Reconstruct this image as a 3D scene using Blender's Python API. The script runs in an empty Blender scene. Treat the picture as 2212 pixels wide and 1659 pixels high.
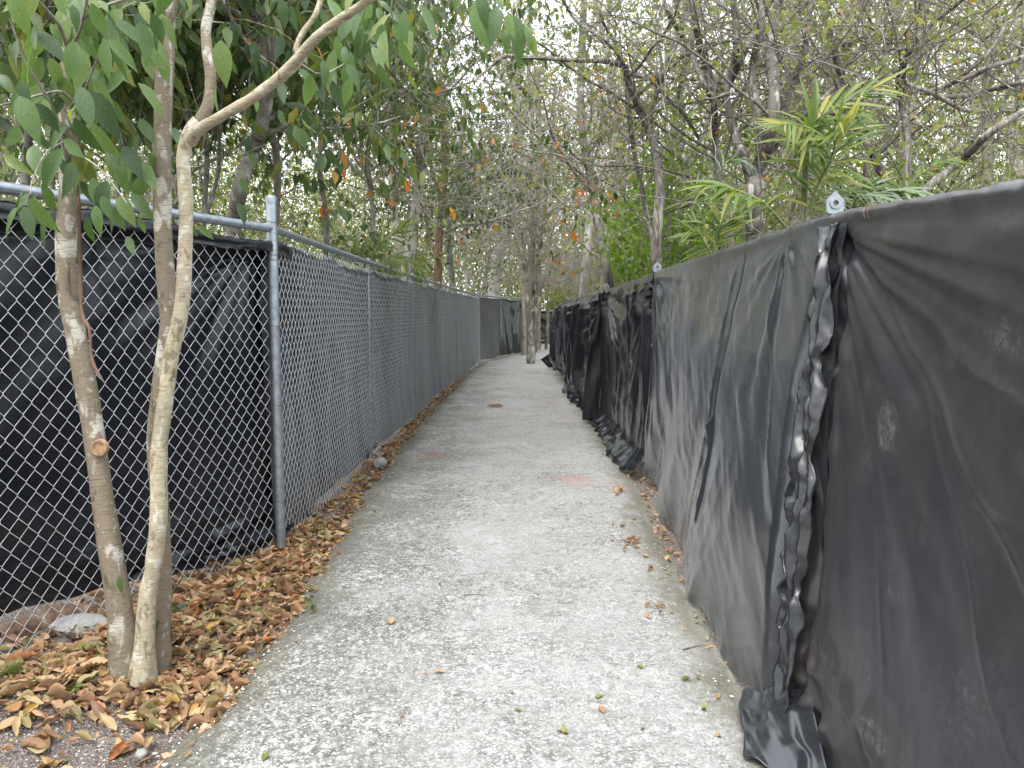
import bpy, math, random
import numpy as np
from mathutils import Matrix, Vector

S = bpy.context.scene
COL = S.collection
R = math.radians

# ------------------------------------------------------------------ camera, sky, sun, exposure
PITCH = R(5.33)
EYE = 1.5
FPX = 1650.0
cam_d = bpy.data.cameras.new('camera')
cam = bpy.data.objects.new('camera', cam_d)
COL.objects.link(cam)
cam.location = (0, 0, EYE)
cam.rotation_euler = (R(90) - PITCH, 0, 0)
cam_d.sensor_width = 36.0
cam_d.lens = 36.0 * FPX / 2212.0
cam_d.clip_start = 0.05
cam_d.clip_end = 600
S.camera = cam

SUN_EL, SUN_AZ = R(58), R(200)          # azimuth measured clockwise from +Y (behind the camera, a little left)
w = bpy.data.worlds.new('World'); S.world = w; w.use_nodes = True
nt = w.node_tree
bg = nt.nodes['Background']
sky = nt.nodes.new('ShaderNodeTexSky'); sky.sky_type = 'NISHITA'; sky.sun_disc = False
sky.sun_elevation = SUN_EL; sky.sun_rotation = SUN_AZ
sky.air_density = 1.0; sky.dust_density = 8.0; sky.ozone_density = 0.6
# overcast: an even bright cloud veil over the sky
veil = nt.nodes.new('ShaderNodeMix'); veil.data_type = 'RGBA'; veil.inputs['Factor'].default_value = .85
nt.links.new(sky.outputs[0], veil.inputs[6]); veil.inputs[7].default_value = (9.3, 9.8, 10.4, 1)
nt.links.new(veil.outputs[2], bg.inputs[0]); bg.inputs[1].default_value = 0.13

sun_d = bpy.data.lights.new('sun', 'SUN'); sun_d.energy = 1.4; sun_d.angle = R(35); sun_d.color = (1, .99, .96)
sun = bpy.data.objects.new('sun', sun_d); COL.objects.link(sun)
sd = Vector((math.sin(SUN_AZ) * math.cos(SUN_EL), math.cos(SUN_AZ) * math.cos(SUN_EL), math.sin(SUN_EL)))
sun.rotation_euler = sd.to_track_quat('Z', 'Y').to_euler()

vs = S.view_settings
vs.view_transform = 'Standard'; vs.look = 'None'; vs.gamma = 1; vs.use_curve_mapping = False
vs.exposure = 1.45
S.cycles.max_bounces = 7; S.cycles.diffuse_bounces = 4; S.cycles.glossy_bounces = 3
S.cycles.transmission_bounces = 5; S.cycles.transparent_max_bounces = 6

# ------------------------------------------------------------------ helpers
def rg(seed): return np.random.default_rng(seed)
SP, CP = math.sin(PITCH), math.cos(PITCH)
def at(px, py, Y=None, z=None, X=None):
    """point of the place seen at photo pixel (2212 x 1659 frame) at a given distance, height or offset"""
    u = (px - 1106) / FPX; v = (829.5 - py) / FPX
    d = np.array((u, CP + v * SP, v * CP - SP))
    if Y is not None: k = Y / d[1]
    elif z is not None: k = (z - EYE) / d[2]
    else: k = X / d[0]
    return np.array((0, 0, EYE)) + d * k

def mesh(name, v, *facesets, smooth=True):
    v = np.ascontiguousarray(v, dtype=np.float32).reshape(-1, 3)
    me = bpy.data.meshes.new(name)
    fs = [np.ascontiguousarray(f, dtype=np.int32) for f in facesets if len(f)]
    me.vertices.add(len(v)); me.vertices.foreach_set('co', v.ravel())
    if not fs: return me
    nl = sum(f.size for f in fs); nf = sum(len(f) for f in fs)
    me.loops.add(nl); me.polygons.add(nf)
    me.loops.foreach_set('vertex_index', np.concatenate([f.ravel() for f in fs]))
    tot = np.concatenate([np.full(len(f), f.shape[1], np.int32) for f in fs])
    start = np.concatenate([[0], np.cumsum(tot)[:-1]]).astype(np.int32)
    me.polygons.foreach_set('loop_start', start)
    me.update(calc_edges=True)
    me.validate()
    me.polygons.foreach_set('use_smooth', np.full(len(me.polygons), smooth))
    return me

def link(name, me, mat, parent=None, loc=None):
    """one object; the mesh is given in world coordinates and moved into its parent's frame"""
    o = bpy.data.objects.new(name, me); COL.objects.link(o)
    if mat is not None and not me.materials: me.materials.append(mat)
    if parent is not None:
        o.parent = parent
        l = parent.location
        me.transform(Matrix.Translation((-l[0], -l[1], -l[2])))
    elif loc is not None:
        me.transform(Matrix.Translation((-loc[0], -loc[1], -loc[2]))); o.location = loc
    return o

def tag(o, label=None, cat=None, group=None, kind=None):
    if label: o['label'] = label
    if cat: o['category'] = cat
    if group: o['group'] = group
    if kind: o['kind'] = kind
    return o

def thing(name, loc, label, cat, group=None):
    o = bpy.data.objects.new(name, None); COL.objects.link(o)
    o.location = tuple(float(c) for c in loc); o.empty_display_size = .2
    return tag(o, label, cat, group)

def nrm(a): return a / np.maximum(np.linalg.norm(a, axis=-1, keepdims=True), 1e-9)

def tubes(P, Rd, sides=5, cap=False):
    """tapered tubes along N polylines of K points -> vertices, quads"""
    P = np.asarray(P, float); Rd = np.asarray(Rd, float)
    if P.ndim == 2: P = P[None]; Rd = Rd[None]
    N, K, _ = P.shape
    T = nrm(np.gradient(P, axis=1))
    m = T.mean(axis=1)
    ref = np.where(np.abs(m[:, 2:3]) > .75, np.array([[1., .13, 0]]), np.array([[.05, .02, 1.]]))
    n1 = nrm(np.cross(T, ref[:, None, :]))
    n2 = np.cross(T, n1)
    a = np.arange(sides) * 2 * math.pi / sides
    ring = n1[:, :, None, :] * np.cos(a)[None, None, :, None] + n2[:, :, None, :] * np.sin(a)[None, None, :, None]
    Vx = P[:, :, None, :] + ring * Rd[:, :, None, None]
    idx = np.arange(N * K * sides).reshape(N, K, sides)
    A = idx[:, :-1]; B = idx[:, 1:]
    q = np.stack([A, np.roll(A, -1, 2), np.roll(B, -1, 2), B], -1).reshape(-1, 4)
    return Vx.reshape(-1, 3), q

def join(parts):
    vs_, qs, off = [], [], 0
    for v, q in parts:
        vs_.append(v); qs.append(q + off); off += len(v)
    return np.concatenate(vs_), np.concatenate(qs)

def smooth_line(pts, rad, n):
    """Catmull-Rom through control points"""
    p = np.asarray(pts, float); r = np.asarray(rad, float)
    k = len(p)
    pe = np.vstack([2 * p[0] - p[1], p, 2 * p[-1] - p[-2]])
    re = np.concatenate([[r[0]], r, [r[-1]]])
    t = np.linspace(0, k - 1 - 1e-6, n); i = t.astype(int); f = (t - i)[:, None]
    a, b, c, d = pe[i], pe[i + 1], pe[i + 2], pe[i + 3]
    out = .5 * (2 * b + (c - a) * f + (2 * a - 5 * b + 4 * c - d) * f ** 2 + (3 * b - a - 3 * c + d) * f ** 3)
    f = f[:, 0]
    return out, np.interp(t, np.arange(k), r)

def grow(rng, st, di, L, K, wander=.25, grav=0.):
    N = len(st); P = np.empty((N, K, 3)); p = st.copy(); d = nrm(di)
    step = (np.asarray(L) / (K - 1)).reshape(-1, 1) * np.ones((N, 1))
    P[:, 0] = p
    for k in range(1, K):
        d = nrm(d + rng.normal(size=(N, 3)) * wander + np.array((0, 0, grav)))
        p = p + d * step; P[:, k] = p
    return P

def pick(rng, P, Rd, n, lo=.2, hi=1.):
    """n random points along the polylines -> start, tangent, radius"""
    N, K, _ = P.shape
    i = rng.integers(0, N, n); t = rng.uniform(lo, hi, n) * (K - 1.001)
    k = t.astype(int); f = (t - k)
    a, b = P[i, k], P[i, k + 1]
    return a + (b - a) * f[:, None], nrm(b - a), Rd[i, k] * (1 - f) + Rd[i, k + 1] * f

def taper(r0, K, end=.25):
    return np.asarray(r0)[:, None] * np.linspace(1, end, K)[None]

def sidedir(rng, T, spread=.8, up=.2):
    r = rng.normal(size=T.shape); r = nrm(r - (r * T).sum(-1, keepdims=True) * T)
    return nrm(T * (1 - spread) + r * spread + np.array((0, 0, up)))

# ---- smooth value noise in numpy
def _h(i, j, s):
    n = (i.astype(np.int64) * 374761393 + j.astype(np.int64) * 668265263 + s * 974711) & 0xffffffff
    n = ((n ^ (n >> 13)) * 1274126177) & 0xffffffff
    return ((n ^ (n >> 16)) & 0xffff) / 32767.5 - 1
def vn(x, y, s=0):
    x = np.asarray(x, float); y = np.asarray(y, float)
    x, y = np.broadcast_arrays(x, y)
    i = np.floor(x); j = np.floor(y); fx = x - i; fy = y - j
    i = i.astype(np.int64); j = j.astype(np.int64)
    ux = fx ** 3 * (fx * (fx * 6 - 15) + 10); uy = fy ** 3 * (fy * (fy * 6 - 15) + 10)
    a, b, c, d = _h(i, j, s), _h(i + 1, j, s), _h(i, j + 1, s), _h(i + 1, j + 1, s)
    return a * (1 - ux) * (1 - uy) + b * ux * (1 - uy) + c * (1 - ux) * uy + d * ux * uy
def fbm(x, y, s=0, o=4):
    r = 0; a = 1
    for k in range(o):
        r = r + a * vn(x * 2 ** k, y * 2 ** k, s + k * 7); a *= .5
    return r
def ss(a, b, x):
    t = np.clip((x - a) / (b - a), 0, 1); return t * t * (3 - 2 * t)

# ------------------------------------------------------------------ materials
def N(nt, t, ins=None, **props):
    n = nt.nodes.new(t)
    for k, v in props.items(): setattr(n, k, v)
    for k, v in (ins or {}).items():
        s = n.inputs[k]
        if isinstance(v, bpy.types.NodeSocket): nt.links.new(v, s)
        else: s.default_value = v
    return n
def new_mat(name):
    m = bpy.data.materials.new(name); m.use_nodes = True
    nt = m.node_tree; b = nt.nodes['Principled BSDF']
    return m, nt, b
def c4(c): return (c[0], c[1], c[2], 1)
def ramp(nt, fac, stops, interp='LINEAR'):
    n = nt.nodes.new('ShaderNodeValToRGB'); cr = n.color_ramp; cr.interpolation = interp
    while len(cr.elements) < len(stops): cr.elements.new(.5)
    for e, (p, c) in zip(cr.elements, stops):
        e.position = p; e.color = c4(c) if not isinstance(c, (int, float)) else (c, c, c, 1)
    nt.links.new(fac, n.inputs[0]); return n.outputs[0]
def mixc(nt, f, a, b, mode='MIX'):
    n = nt.nodes.new('ShaderNodeMix'); n.data_type = 'RGBA'; n.blend_type = mode
    for s, v in ((n.inputs['Factor'], f), (n.inputs[6], a), (n.inputs[7], b)):
        if isinstance(v, bpy.types.NodeSocket): nt.links.new(v, s)
        else: s.default_value = v if isinstance(v, (int, float)) else c4(v)
    return n.outputs[2]
def math_(nt, op, a, b=0., c=None):
    n = nt.nodes.new('ShaderNodeMath'); n.operation = op
    for s, v in zip(n.inputs, (a, b) if c is None else (a, b, c)):
        if isinstance(v, bpy.types.NodeSocket): nt.links.new(v, s)
        else: s.default_value = v
    return n.outputs[0]
def coords(nt, scale=(1, 1, 1), kind='Object'):
    tc = nt.nodes.new('ShaderNodeTexCoord')
    return N(nt, 'ShaderNodeMapping', {'Vector': tc.outputs[kind], 'Scale': scale}).outputs[0]
def noise(nt, vec, scale, detail=4, rough=.55, dist=0.):
    return N(nt, 'ShaderNodeTexNoise', {'Vector': vec, 'Scale': scale, 'Detail': detail, 'Roughness': rough, 'Distortion': dist}).outputs['Fac']
def voro(nt, vec, scale, feature='F1', out='Distance', rnd=1.):
    return N(nt, 'ShaderNodeTexVoronoi', {'Vector': vec, 'Scale': scale, 'Randomness': rnd}, feature=feature).outputs[out]
def bump(nt, b, h, dist, strength=1.):
    n = N(nt, 'ShaderNodeBump', {'Height': h, 'Distance': dist, 'Strength': strength})
    nt.links.new(n.outputs[0], b.inputs['Normal']); return n

def leaf_mat(name, stops, trans=.4, rough=.42, spec=.4, dust=0.):
    m, nt, b = new_mat(name)
    g = nt.nodes.new('ShaderNodeNewGeometry'); oi = nt.nodes.new('ShaderNodeObjectInfo')
    f = math_(nt, 'FRACT', math_(nt, 'ADD', g.outputs['Random Per Island'], oi.outputs['Random']))
    col = ramp(nt, f, stops)
    v = coords(nt)
    col = mixc(nt, .35, col, ramp(nt, noise(nt, v, 14, 3), [(.3, .35), (.7, .75)]), 'OVERLAY')
    if dust:
        col = mixc(nt, ramp(nt, noise(nt, v, 30, 5, .7), [(.45, 0.), (.75, dust)]), col, (.28, .3, .26))
    nt.links.new(col, b.inputs['Base Color'])
    b.inputs['Roughness'].default_value = rough; b.inputs['Specular IOR Level'].default_value = spec
    tr = N(nt, 'ShaderNodeBsdfTranslucent', {'Color': mixc(nt, 1., col, (1.25, 1.35, .6), 'MULTIPLY')})
    mx = N(nt, 'ShaderNodeMixShader', {0: trans, 1: b.outputs[0], 2: tr.outputs[0]})
    nt.links.new(mx.outputs[0], nt.nodes['Material Output'].inputs[0])
    return m

M = {}
M['leaf_big'] = leaf_mat('broad_leaf', [(0, (.03, .06, .022)), (.25, (.055, .105, .034)), (.6, (.09, .155, .05)), (.9, (.13, .19, .06)), (1, (.18, .21, .04))], .42, .38, .45, .2)
M['leaf_mid'] = leaf_mat('hanging_leaf', [(0, (.03, .06, .022)), (.35, (.055, .1, .034)), (.7, (.1, .15, .042)), (.9, (.165, .2, .05)), (.97, (.25, .23, .045)), (1, (.4, .14, .03))], .48, .42, .4, .2)
M['leaf_dark'] = leaf_mat('dark_leaf', [(0, (.02, .04, .022)), (.5, (.035, .06, .03)), (1, (.055, .085, .035))], .3, .4, .45)
M['leaf_olive'] = leaf_mat('olive_leaf', [(0, (.09, .11, .04)), (.4, (.15, .175, .06)), (.75, (.21, .23, .075)), (.92, (.29, .26, .09)), (1, (.34, .18, .06))], .5, .55, .25)
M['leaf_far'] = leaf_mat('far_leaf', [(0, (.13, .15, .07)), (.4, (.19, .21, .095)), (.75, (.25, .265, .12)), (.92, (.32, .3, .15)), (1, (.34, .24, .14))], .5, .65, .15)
M['leaf_yellow'] = leaf_mat('yellowing_leaf', [(0, (.15, .2, .06)), (.45, (.25, .3, .09)), (.82, (.36, .36, .13)), (1, (.4, .27, .11))], .52, .55, .25)
M['leaf_lime'] = leaf_mat('bright_leaf', [(0, (.12, .2, .03)), (.5, (.18, .29, .04)), (1, (.26, .36, .07))], .5, .5, .3)
M['leaf_orange'] = leaf_mat('orange_leaf', [(0, (.5, .1, .015)), (.5, (.6, .16, .02)), (1, (.55, .25, .03))], .4, .5, .3)
M['frond'] = leaf_mat('palm_leaflet', [(0, (.08, .13, .03)), (.5, (.12, .18, .035)), (.85, (.18, .22, .045)), (1, (.34, .3, .05))], .45, .38, .45)
M['frond_blue'] = leaf_mat('pale_palm_leaflet', [(0, (.1, .15, .1)), (.6, (.15, .21, .13)), (1, (.2, .25, .12))], .3, .3, .6)
M['dead_leaf'] = leaf_mat('fallen_leaf_brown', [(0, (.08, .05, .035)), (.16, (.2, .115, .07)), (.45, (.36, .21, .12)), (.65, (.42, .29, .175)), (.8, (.34, .26, .13)), (.9, (.24, .22, .12)), (.96, (.4, .15, .06)), (1, (.42, .3, .1))], .12, .55, .3)
M['dead_yellow'] = leaf_mat('fallen_leaf_yellow', [(0, (.36, .24, .09)), (.4, (.36, .22, .1)), (.6, (.22, .2, .07)), (.8, (.32, .14, .07)), (1, (.34, .28, .15))], .15, .5, .35)
M['dead_green'] = leaf_mat('fallen_leaf_green', [(0, (.1, .13, .03)), (.5, (.16, .19, .05)), (1, (.22, .22, .06))], .15, .45, .4)

def bark(name, base, light, dark, patch=9., stretch=.6, bumpd=.004, ring=True, lichen=.5):
    m, nt, b = new_mat(name)
    v = coords(nt, (1, 1, stretch))
    n1 = noise(nt, v, patch, 5, .6, .4)
    col = ramp(nt, n1, [(.36, dark), (.43, base), (.56, base), (.63, light)])
    sp = ramp(nt, noise(nt, v, patch * 2.3, 3, .5), [(.62, 0.), (.68, lichen)])
    col = mixc(nt, sp, col, light)
    if ring:
        vr = voro(nt, v, patch * 1.15, out='Color'); vd = voro(nt, v, patch * 1.15)
        pl_ = math_(nt, 'MULTIPLY', ramp(nt, vr, [(.66, 0.), (.68, 1.)]), ramp(nt, math_(nt, 'ADD', vd, math_(nt, 'MULTIPLY', noise(nt, v, 45, 3), .5)), [(.5, lichen), (.56, 0.)]))
        col = mixc(nt, pl_, col, tuple(min(.62, c * 1.12) for c in light))
        col = mixc(nt, ramp(nt, noise(nt, v, patch * .45, 3), [(.5, 0.), (.66, .4)]), col, (.13, .135, .085))
    v2 = coords(nt, (1, 1, 9 if ring else .22))
    n2 = noise(nt, v2, 22, 5, .65, .3)
    col = mixc(nt, ramp(nt, n2, [(.36, .75), (.47, 0.)]), col, dark)
    nt.links.new(col, b.inputs['Base Color'])
    b.inputs['Roughness'].default_value = .85; b.inputs['Specular IOR Level'].default_value = .2
    h = math_(nt, 'ADD', n2, math_(nt, 'MULTIPLY', n1, .5))
    bump(nt, b, h, bumpd, .9)
    return m
M['bark_tan'] = bark('tan_mottled_bark', (.215, .175, .13), (.46, .435, .38), (.105, .088, .062), 11, .6, .004, True, .8)
M['bark_pale'] = bark('pale_corky_bark', (.4, .345, .25), (.56, .52, .45), (.2, .165, .11), 20, .6, .005)
M['bark_grey'] = bark('grey_mottled_bark', (.2, .185, .16), (.42, .4, .37), (.075, .068, .055), 10, .5)
M['bark_white'] = bark('white_bark', (.46, .43, .39), (.62, .6, .57), (.17, .15, .13), 8, .4)
M['bark_path'] = bark('blotched_bark', (.2, .175, .14), (.5, .48, .44), (.055, .047, .04), 5, .5, .006, True, .8)
M['bark_far'] = bark('far_grey_bark', (.26, .23, .19), (.4, .37, .33), (.13, .11, .09), 5, .4)
M['bark_red'] = bark('reddish_bark', (.16, .1, .07), (.28, .22, .17), (.07, .045, .03), 8, .2, .006, False, .3)
M['bark_shag'] = bark('shaggy_striped_bark', (.165, .148, .13), (.4, .38, .355), (.055, .045, .04), 14, .12, .012, False, .6)
M['twig'] = bark('twig_bark', (.28, .255, .215), (.42, .4, .36), (.13, .115, .095), 12, .3, .001, False, .3)
M['twig_dark'] = bark('dark_twig_bark', (.15, .135, .118), (.3, .285, .26), (.07, .06, .054), 12, .3, .001, False, .3)
M['twig_green'] = bark('green_vine_bark', (.13, .14, .07), (.22, .22, .14), (.07, .07, .04), 12, .3, .001, False, .2)

def metal(name, base, rough=.45, met=.75):
    m, nt, b = new_mat(name)
    v = coords(nt)
    n1 = noise(nt, v, 25, 5, .6); n2 = noise(nt, v, 120, 2)
    nt.links.new(mixc(nt, .5, base, ramp(nt, n1, [(.3, .25), (.7, .75)]), 'OVERLAY'), b.inputs['Base Color'])
    b.inputs['Metallic'].default_value = met
    nt.links.new(ramp(nt, n2, [(.3, rough - .1), (.7, rough + .15)]), b.inputs['Roughness'])
    return m
M['galv'] = metal('galvanised_steel', (.3, .335, .37), .45)
M['wire'] = metal('galvanised_wire', (.6, .62, .64), .42, .35)
M['tie'] = metal('rusty_tie_wire', (.14, .1, .08), .6, .5)

def tarp_mat(name, base, rough=.3, dust=.25, dustc=(.2, .19, .18), tint=None, crink=.28, spec=.55, sheen=0.):
    m, nt, b = new_mat(name)
    v = coords(nt)
    n1 = noise(nt, v, 3.2, 5, .6, .6)
    n2 = noise(nt, v, 60, 4, .7)
    col = base
    if tint: col = mixc(nt, ramp(nt, noise(nt, v, 1.1, 3), [(.38, 0.), (.62, 1.)]), base, tint)
    scr = noise(nt, coords(nt, (1, 1, .35)), 150, 3, .75, .5)
    df = math_(nt, 'MULTIPLY', ramp(nt, n1, [(.42, 0.), (.75, dust)]), math_(nt, 'MULTIPLY', ramp(nt, n2, [(.4, 0.), (.66, 1.)]), ramp(nt, scr, [(.4, .1), (.62, 1.)])))
    at_ = N(nt, 'ShaderNodeAttribute', attribute_name='dust').outputs['Fac']
    sc = ramp(nt, noise(nt, v, 85, 5, .75, .8), [(.42, 0.), (.62, 1.)])
    df = math_(nt, 'MINIMUM', math_(nt, 'ADD', df, math_(nt, 'MULTIPLY', at_, sc)), 1.)
    nt.links.new(mixc(nt, df, col, dustc), b.inputs['Base Color'])
    rr = math_(nt, 'ADD', ramp(nt, n1, [(.3, rough - .05), (.7, rough + .1)]), math_(nt, 'MULTIPLY', df, .35))
    nt.links.new(rr, b.inputs['Roughness'])
    b.inputs['Specular IOR Level'].default_value = spec
    b.inputs['Sheen Weight'].default_value = sheen; b.inputs['Sheen Roughness'].default_value = .35; b.inputs['Sheen Tint'].default_value = (.9, .93, 1, 1)
    v3 = coords(nt, (1, 1, .7))
    w1 = noise(nt, v3, 6, 3, .5, 1.0); w2 = noise(nt, v, 42, 3, .6, .5)
    bump(nt, b, math_(nt, 'ADD', w1, math_(nt, 'MULTIPLY', w2, .06)), .012, crink)
    return m
M['tarp'] = tarp_mat('black_plastic_sheet', (.012, .013, .016), .17, .15, crink=.12, spec=.7, sheen=.04)
M['tarp_brown'] = tarp_mat('dusty_black_plastic_sheet', (.032, .027, .026), .33, .22, (.17, .16, .155), (.02, .021, .026), crink=.06, sheen=.03)
M['tarp_grey'] = tarp_mat('slate_plastic_sheet', (.016, .018, .022), .2, .18, (.17, .17, .165), crink=.09, spec=.8, sheen=.12)
M['tarp_glossy'] = tarp_mat('glossy_plastic_sheet', (.013, .014, .017), .13, .15, (.14, .14, .14), crink=.1, spec=.8, sheen=.05)
M['tarp_hem'] = tarp_mat('creased_plastic_sheet', (.012, .013, .016), .24, .2, (.12, .12, .12), crink=.35, spec=.55)
M['tarp_mesh'] = tarp_mat('black_sheet_behind_wire', (.015, .016, .02), .36, .3, (.09, .09, .11), crink=.2, sheen=.18)
M['tarp_near'] = tarp_mat('blue_black_sheet', (.006, .007, .011), .3, .06, (.05, .05, .055), crink=.25, spec=.42)
M['tarp_dull'] = tarp_mat('dull_black_sheet', (.01, .011, .013), .55, .15, (.07, .07, .08), crink=.15, spec=.4)
# ------------------------------------------------------------------ ground and path
def grid_faces(nr, nc):
    i = np.arange(nr * nc).reshape(nr, nc)
    return np.stack([i[:-1, :-1], i[:-1, 1:], i[1:, 1:], i[1:, :-1]], -1).reshape(-1, 4)

def attr(me, name, vals):
    a = me.attributes.new(name, 'FLOAT', 'POINT'); a.data.foreach_set('value', np.ascontiguousarray(vals, np.float32).ravel())

# forest floor: a sheet to the horizon, finer near the camera
gx = np.concatenate([-np.geomspace(300, 3, 26), np.linspace(-2.9, 2.9, 117), np.geomspace(3, 300, 26)])
gy = np.concatenate([[-300, -100, -30, -10, -3], np.linspace(-1, 12, 240), np.geomspace(12.1, 400, 50)])
GX, GY = np.meshgrid(gx, gy)
def ground_z(x, y):
    z = -.035 + .012 * fbm(x * 2.3, y * 2.3, 3) + .006 * fbm(x * 11, y * 11, 5, 2)
    z = z + .05 * ss(-1.3, -1.9, x) * ss(6, 3.5, y) * (1 - ss(2.8, 2.1, y)) # litter heap by the trees
    z = z + .02 * ss(1.0, 1.25, x) * ss(14, 10, y)
    return z
GZ = ground_z(GX, GY) + .4 * fbm(GX * .06, GY * .06, 9) * ss(6, 20, np.abs(GX))
m, nt, b = new_mat('forest_soil')
v = coords(nt)
n1 = noise(nt, v, 3, 5, .6); n2 = noise(nt, v, 60, 4, .7); vo = voro(nt, v, 95)
col = ramp(nt, n1, [(.3, (.11, .09, .075)), (.5, (.2, .17, .155)), (.7, (.26, .23, .215))])
col = mixc(nt, ramp(nt, n2, [(.4, .75), (.55, 0.)]), col, (.07, .055, .045))
col = mixc(nt, ramp(nt, vo, [(.12, 1.), (.26, 0.)]), col, ramp(nt, noise(nt, v, 40, 1), [(.42, (.25, .2, .17)), (.6, (.62, .58, .54))]))
nt.links.new(col, b.inputs['Base Color']); b.inputs['Roughness'].default_value = .9
b.inputs['Specular IOR Level'].default_value = .2
bump(nt, b, math_(nt, 'SUBTRACT', math_(nt, 'MULTIPLY', n2, .6), vo), .012, .9)
M['soil'] = m
g = link('ground', mesh('ground', np.stack([GX, GY, GZ], -1), grid_faces(len(gy), len(gx))), M['soil'])
tag(g, kind='structure', label='bare grey brown soil beside and beyond the path')

# the concrete path with exposed stones
YL = np.array([-1.5, 1.5, 2.2, 2.55, 3.0, 4.0, 5.0, 8.7, 14, 20, 23.5, 26, 30, 34, 40])
XL = np.array([-1.3, -1.25, -1.24, -1.2, -1.14, -1.13, -1.2, -1.27, -1.2, -1.08, -.9, -.3, .65, 1.2, 1.4])
YR = np.array([-1.5, 1.5, 2.5, 3.1, 4.0, 6.15, 10, 14, 18, 22, 25, 30, 40])
XR = np.array([.97, .97, .95, .92, .95, 1.1, 1.16, 1.18, 1.2, 1.5, 2.6, 5, 8])
py_ = np.concatenate([np.linspace(-1.5, 1.4, 12), np.geomspace(1.5, 40, 520)])
nc = 150
PX = np.empty((len(py_), nc + 4)); PY = np.empty_like(PX); PZ = np.empty_like(PX); PE = np.empty_like(PX)
for r_, y in enumerate(py_):
    xl = np.interp(y, YL, XL) + .035 * vn(y * 2.2, 0, 11) + .018 * vn(y * 9, 0, 12)
    xr = np.interp(y, YR, XR) + .03 * vn(y * 2.0, 0, 13) + .02 * vn(y * 8, 0, 14)
    x = np.linspace(xl, xr, nc)
    PX[r_] = np.concatenate([[xl - .02, xl - .008], x, [xr + .008, xr + .02]])
    PE[r_] = np.concatenate([[0, 0], np.minimum(x - xl, xr - x), [0, 0]])
PY[:] = py_[:, None]
PZ = .012 * fbm(PX * 1.7, PY * 1.7, 21, 3) + .004 * fbm(PX * 13, PY * 13, 22, 3) + .006
PZ -= .03 * (1 - ss(0, .12, PE)) + 0
PZ[:, 0] = -.09; PZ[:, -1] = -.09; PZ[:, 1] -= .02; PZ[:, -2] -= .02
pm = mesh('path', np.stack([PX, PY, PZ], -1), grid_faces(len(py_), nc + 4))
attr(pm, 'edge', PE)
def blob(x, y, cx, cy, rx, ry): return np.exp(-((x - cx) / rx) ** 2 - ((y - cy) / ry) ** 2)
paint = blob(PX, PY, .55, 6.78, .2, .13) + blob(PX, PY, .62, 6.55, .16, .05) + blob(PX, PY, -.84, 7.95, .2, .13) + 1.5 * blob(PX, PY, .93, 6.5, .09, .06) + .7 * blob(PX, PY, -.9, 7.5, .12, .1) + .8 * blob(PX, PY, .58, 12.6, .12, .3) + .6 * blob(PX, PY, .75, 10.8, .1, .3)
attr(pm, 'paint', paint)
m, nt, b = new_mat('weathered_exposed_stone_concrete')
v = coords(nt)
a_e = N(nt, 'ShaderNodeAttribute', attribute_name='edge').outputs['Fac']
a_p = N(nt, 'ShaderNodeAttribute', attribute_name='paint').outputs['Fac']
big = noise(nt, v, 1.15, 4, .6, .4); mid = noise(nt, v, 6.5, 5, .65, .6); fine = noise(nt, v, 45, 5, .75)
dv = N(nt, 'ShaderNodeVectorMath', {0: v, 1: N(nt, 'ShaderNodeTexNoise', {'Vector': v, 'Scale': 30., 'Detail': 2.}).outputs['Color']}, operation='MULTIPLY_ADD')
dv.inputs[1].default_value = (1, 1, 1)
wob = N(nt, 'ShaderNodeVectorMath', {0: N(nt, 'ShaderNodeTexNoise', {'Vector': v, 'Scale': 35., 'Detail': 2.}).outputs['Color'], 3: .02}, operation='SCALE').outputs[0]
vv = N(nt, 'ShaderNodeVectorMath', {0: v, 1: wob}, operation='ADD').outputs[0]
nt.nodes.remove(dv)
p1 = voro(nt, vv, 62); p2 = voro(nt, vv, 125); pc = N(nt, 'ShaderNodeRGBToBW', {0: voro(nt, vv, 62, out='Color')}).outputs[0]
# where the mortar has worn away the stones stand free (left half and patches)
sepx = N(nt, 'ShaderNodeSeparateXYZ', {0: v})
left = ramp(nt, math_(nt, 'ADD', math_(nt, 'MULTIPLY', sepx.outputs[0], -.5), .5), [(.55, 0.), (.95, .3)])
worn = math_(nt, 'ADD', math_(nt, 'ADD', math_(nt, 'MULTIPLY', big, .55), math_(nt, 'MULTIPLY', mid, .55)), math_(nt, 'MULTIPLY', left, .5))
wornm = ramp(nt, worn, [(.5, 0.), (.7, .95)])
fine2 = noise(nt, v, 95, 4, .8)
mortar = ramp(nt, math_(nt, 'ADD', math_(nt, 'MULTIPLY', fine, .5), math_(nt, 'MULTIPLY', fine2, .5)), [(.36, (.17, .165, .155)), (.45, (.35, .35, .345)), (.6, (.45, .452, .45))])
mortar = mixc(nt, ramp(nt, mid, [(.35, .6), (.55, 0.)]), mortar, (.34, .335, .315))
stone = ramp(nt, pc, [(.2, (.3, .295, .28)), (.5, (.43, .425, .41)), (.8, (.55, .545, .53))])
gap = math_(nt, 'MULTIPLY', ramp(nt, math_(nt, 'MINIMUM', p1, math_(nt, 'ADD', p2, .1)), [(.3, 0.), (.5, 1.)]), ramp(nt, noise(nt, v, 26, 4, .7), [(.38, .15), (.58, 1.)]))
aggr = mixc(nt, gap, stone, (.1, .098, .088))
col = mixc(nt, wornm, mixc(nt, math_(nt, 'MULTIPLY', gap, .45), mortar, (.16, .155, .145)), aggr)
pit = ramp(nt, noise(nt, v, 130, 3, .6), [(.33, .75), (.43, 0.)])
col = mixc(nt, pit, col, (.14, .135, .12))
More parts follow.
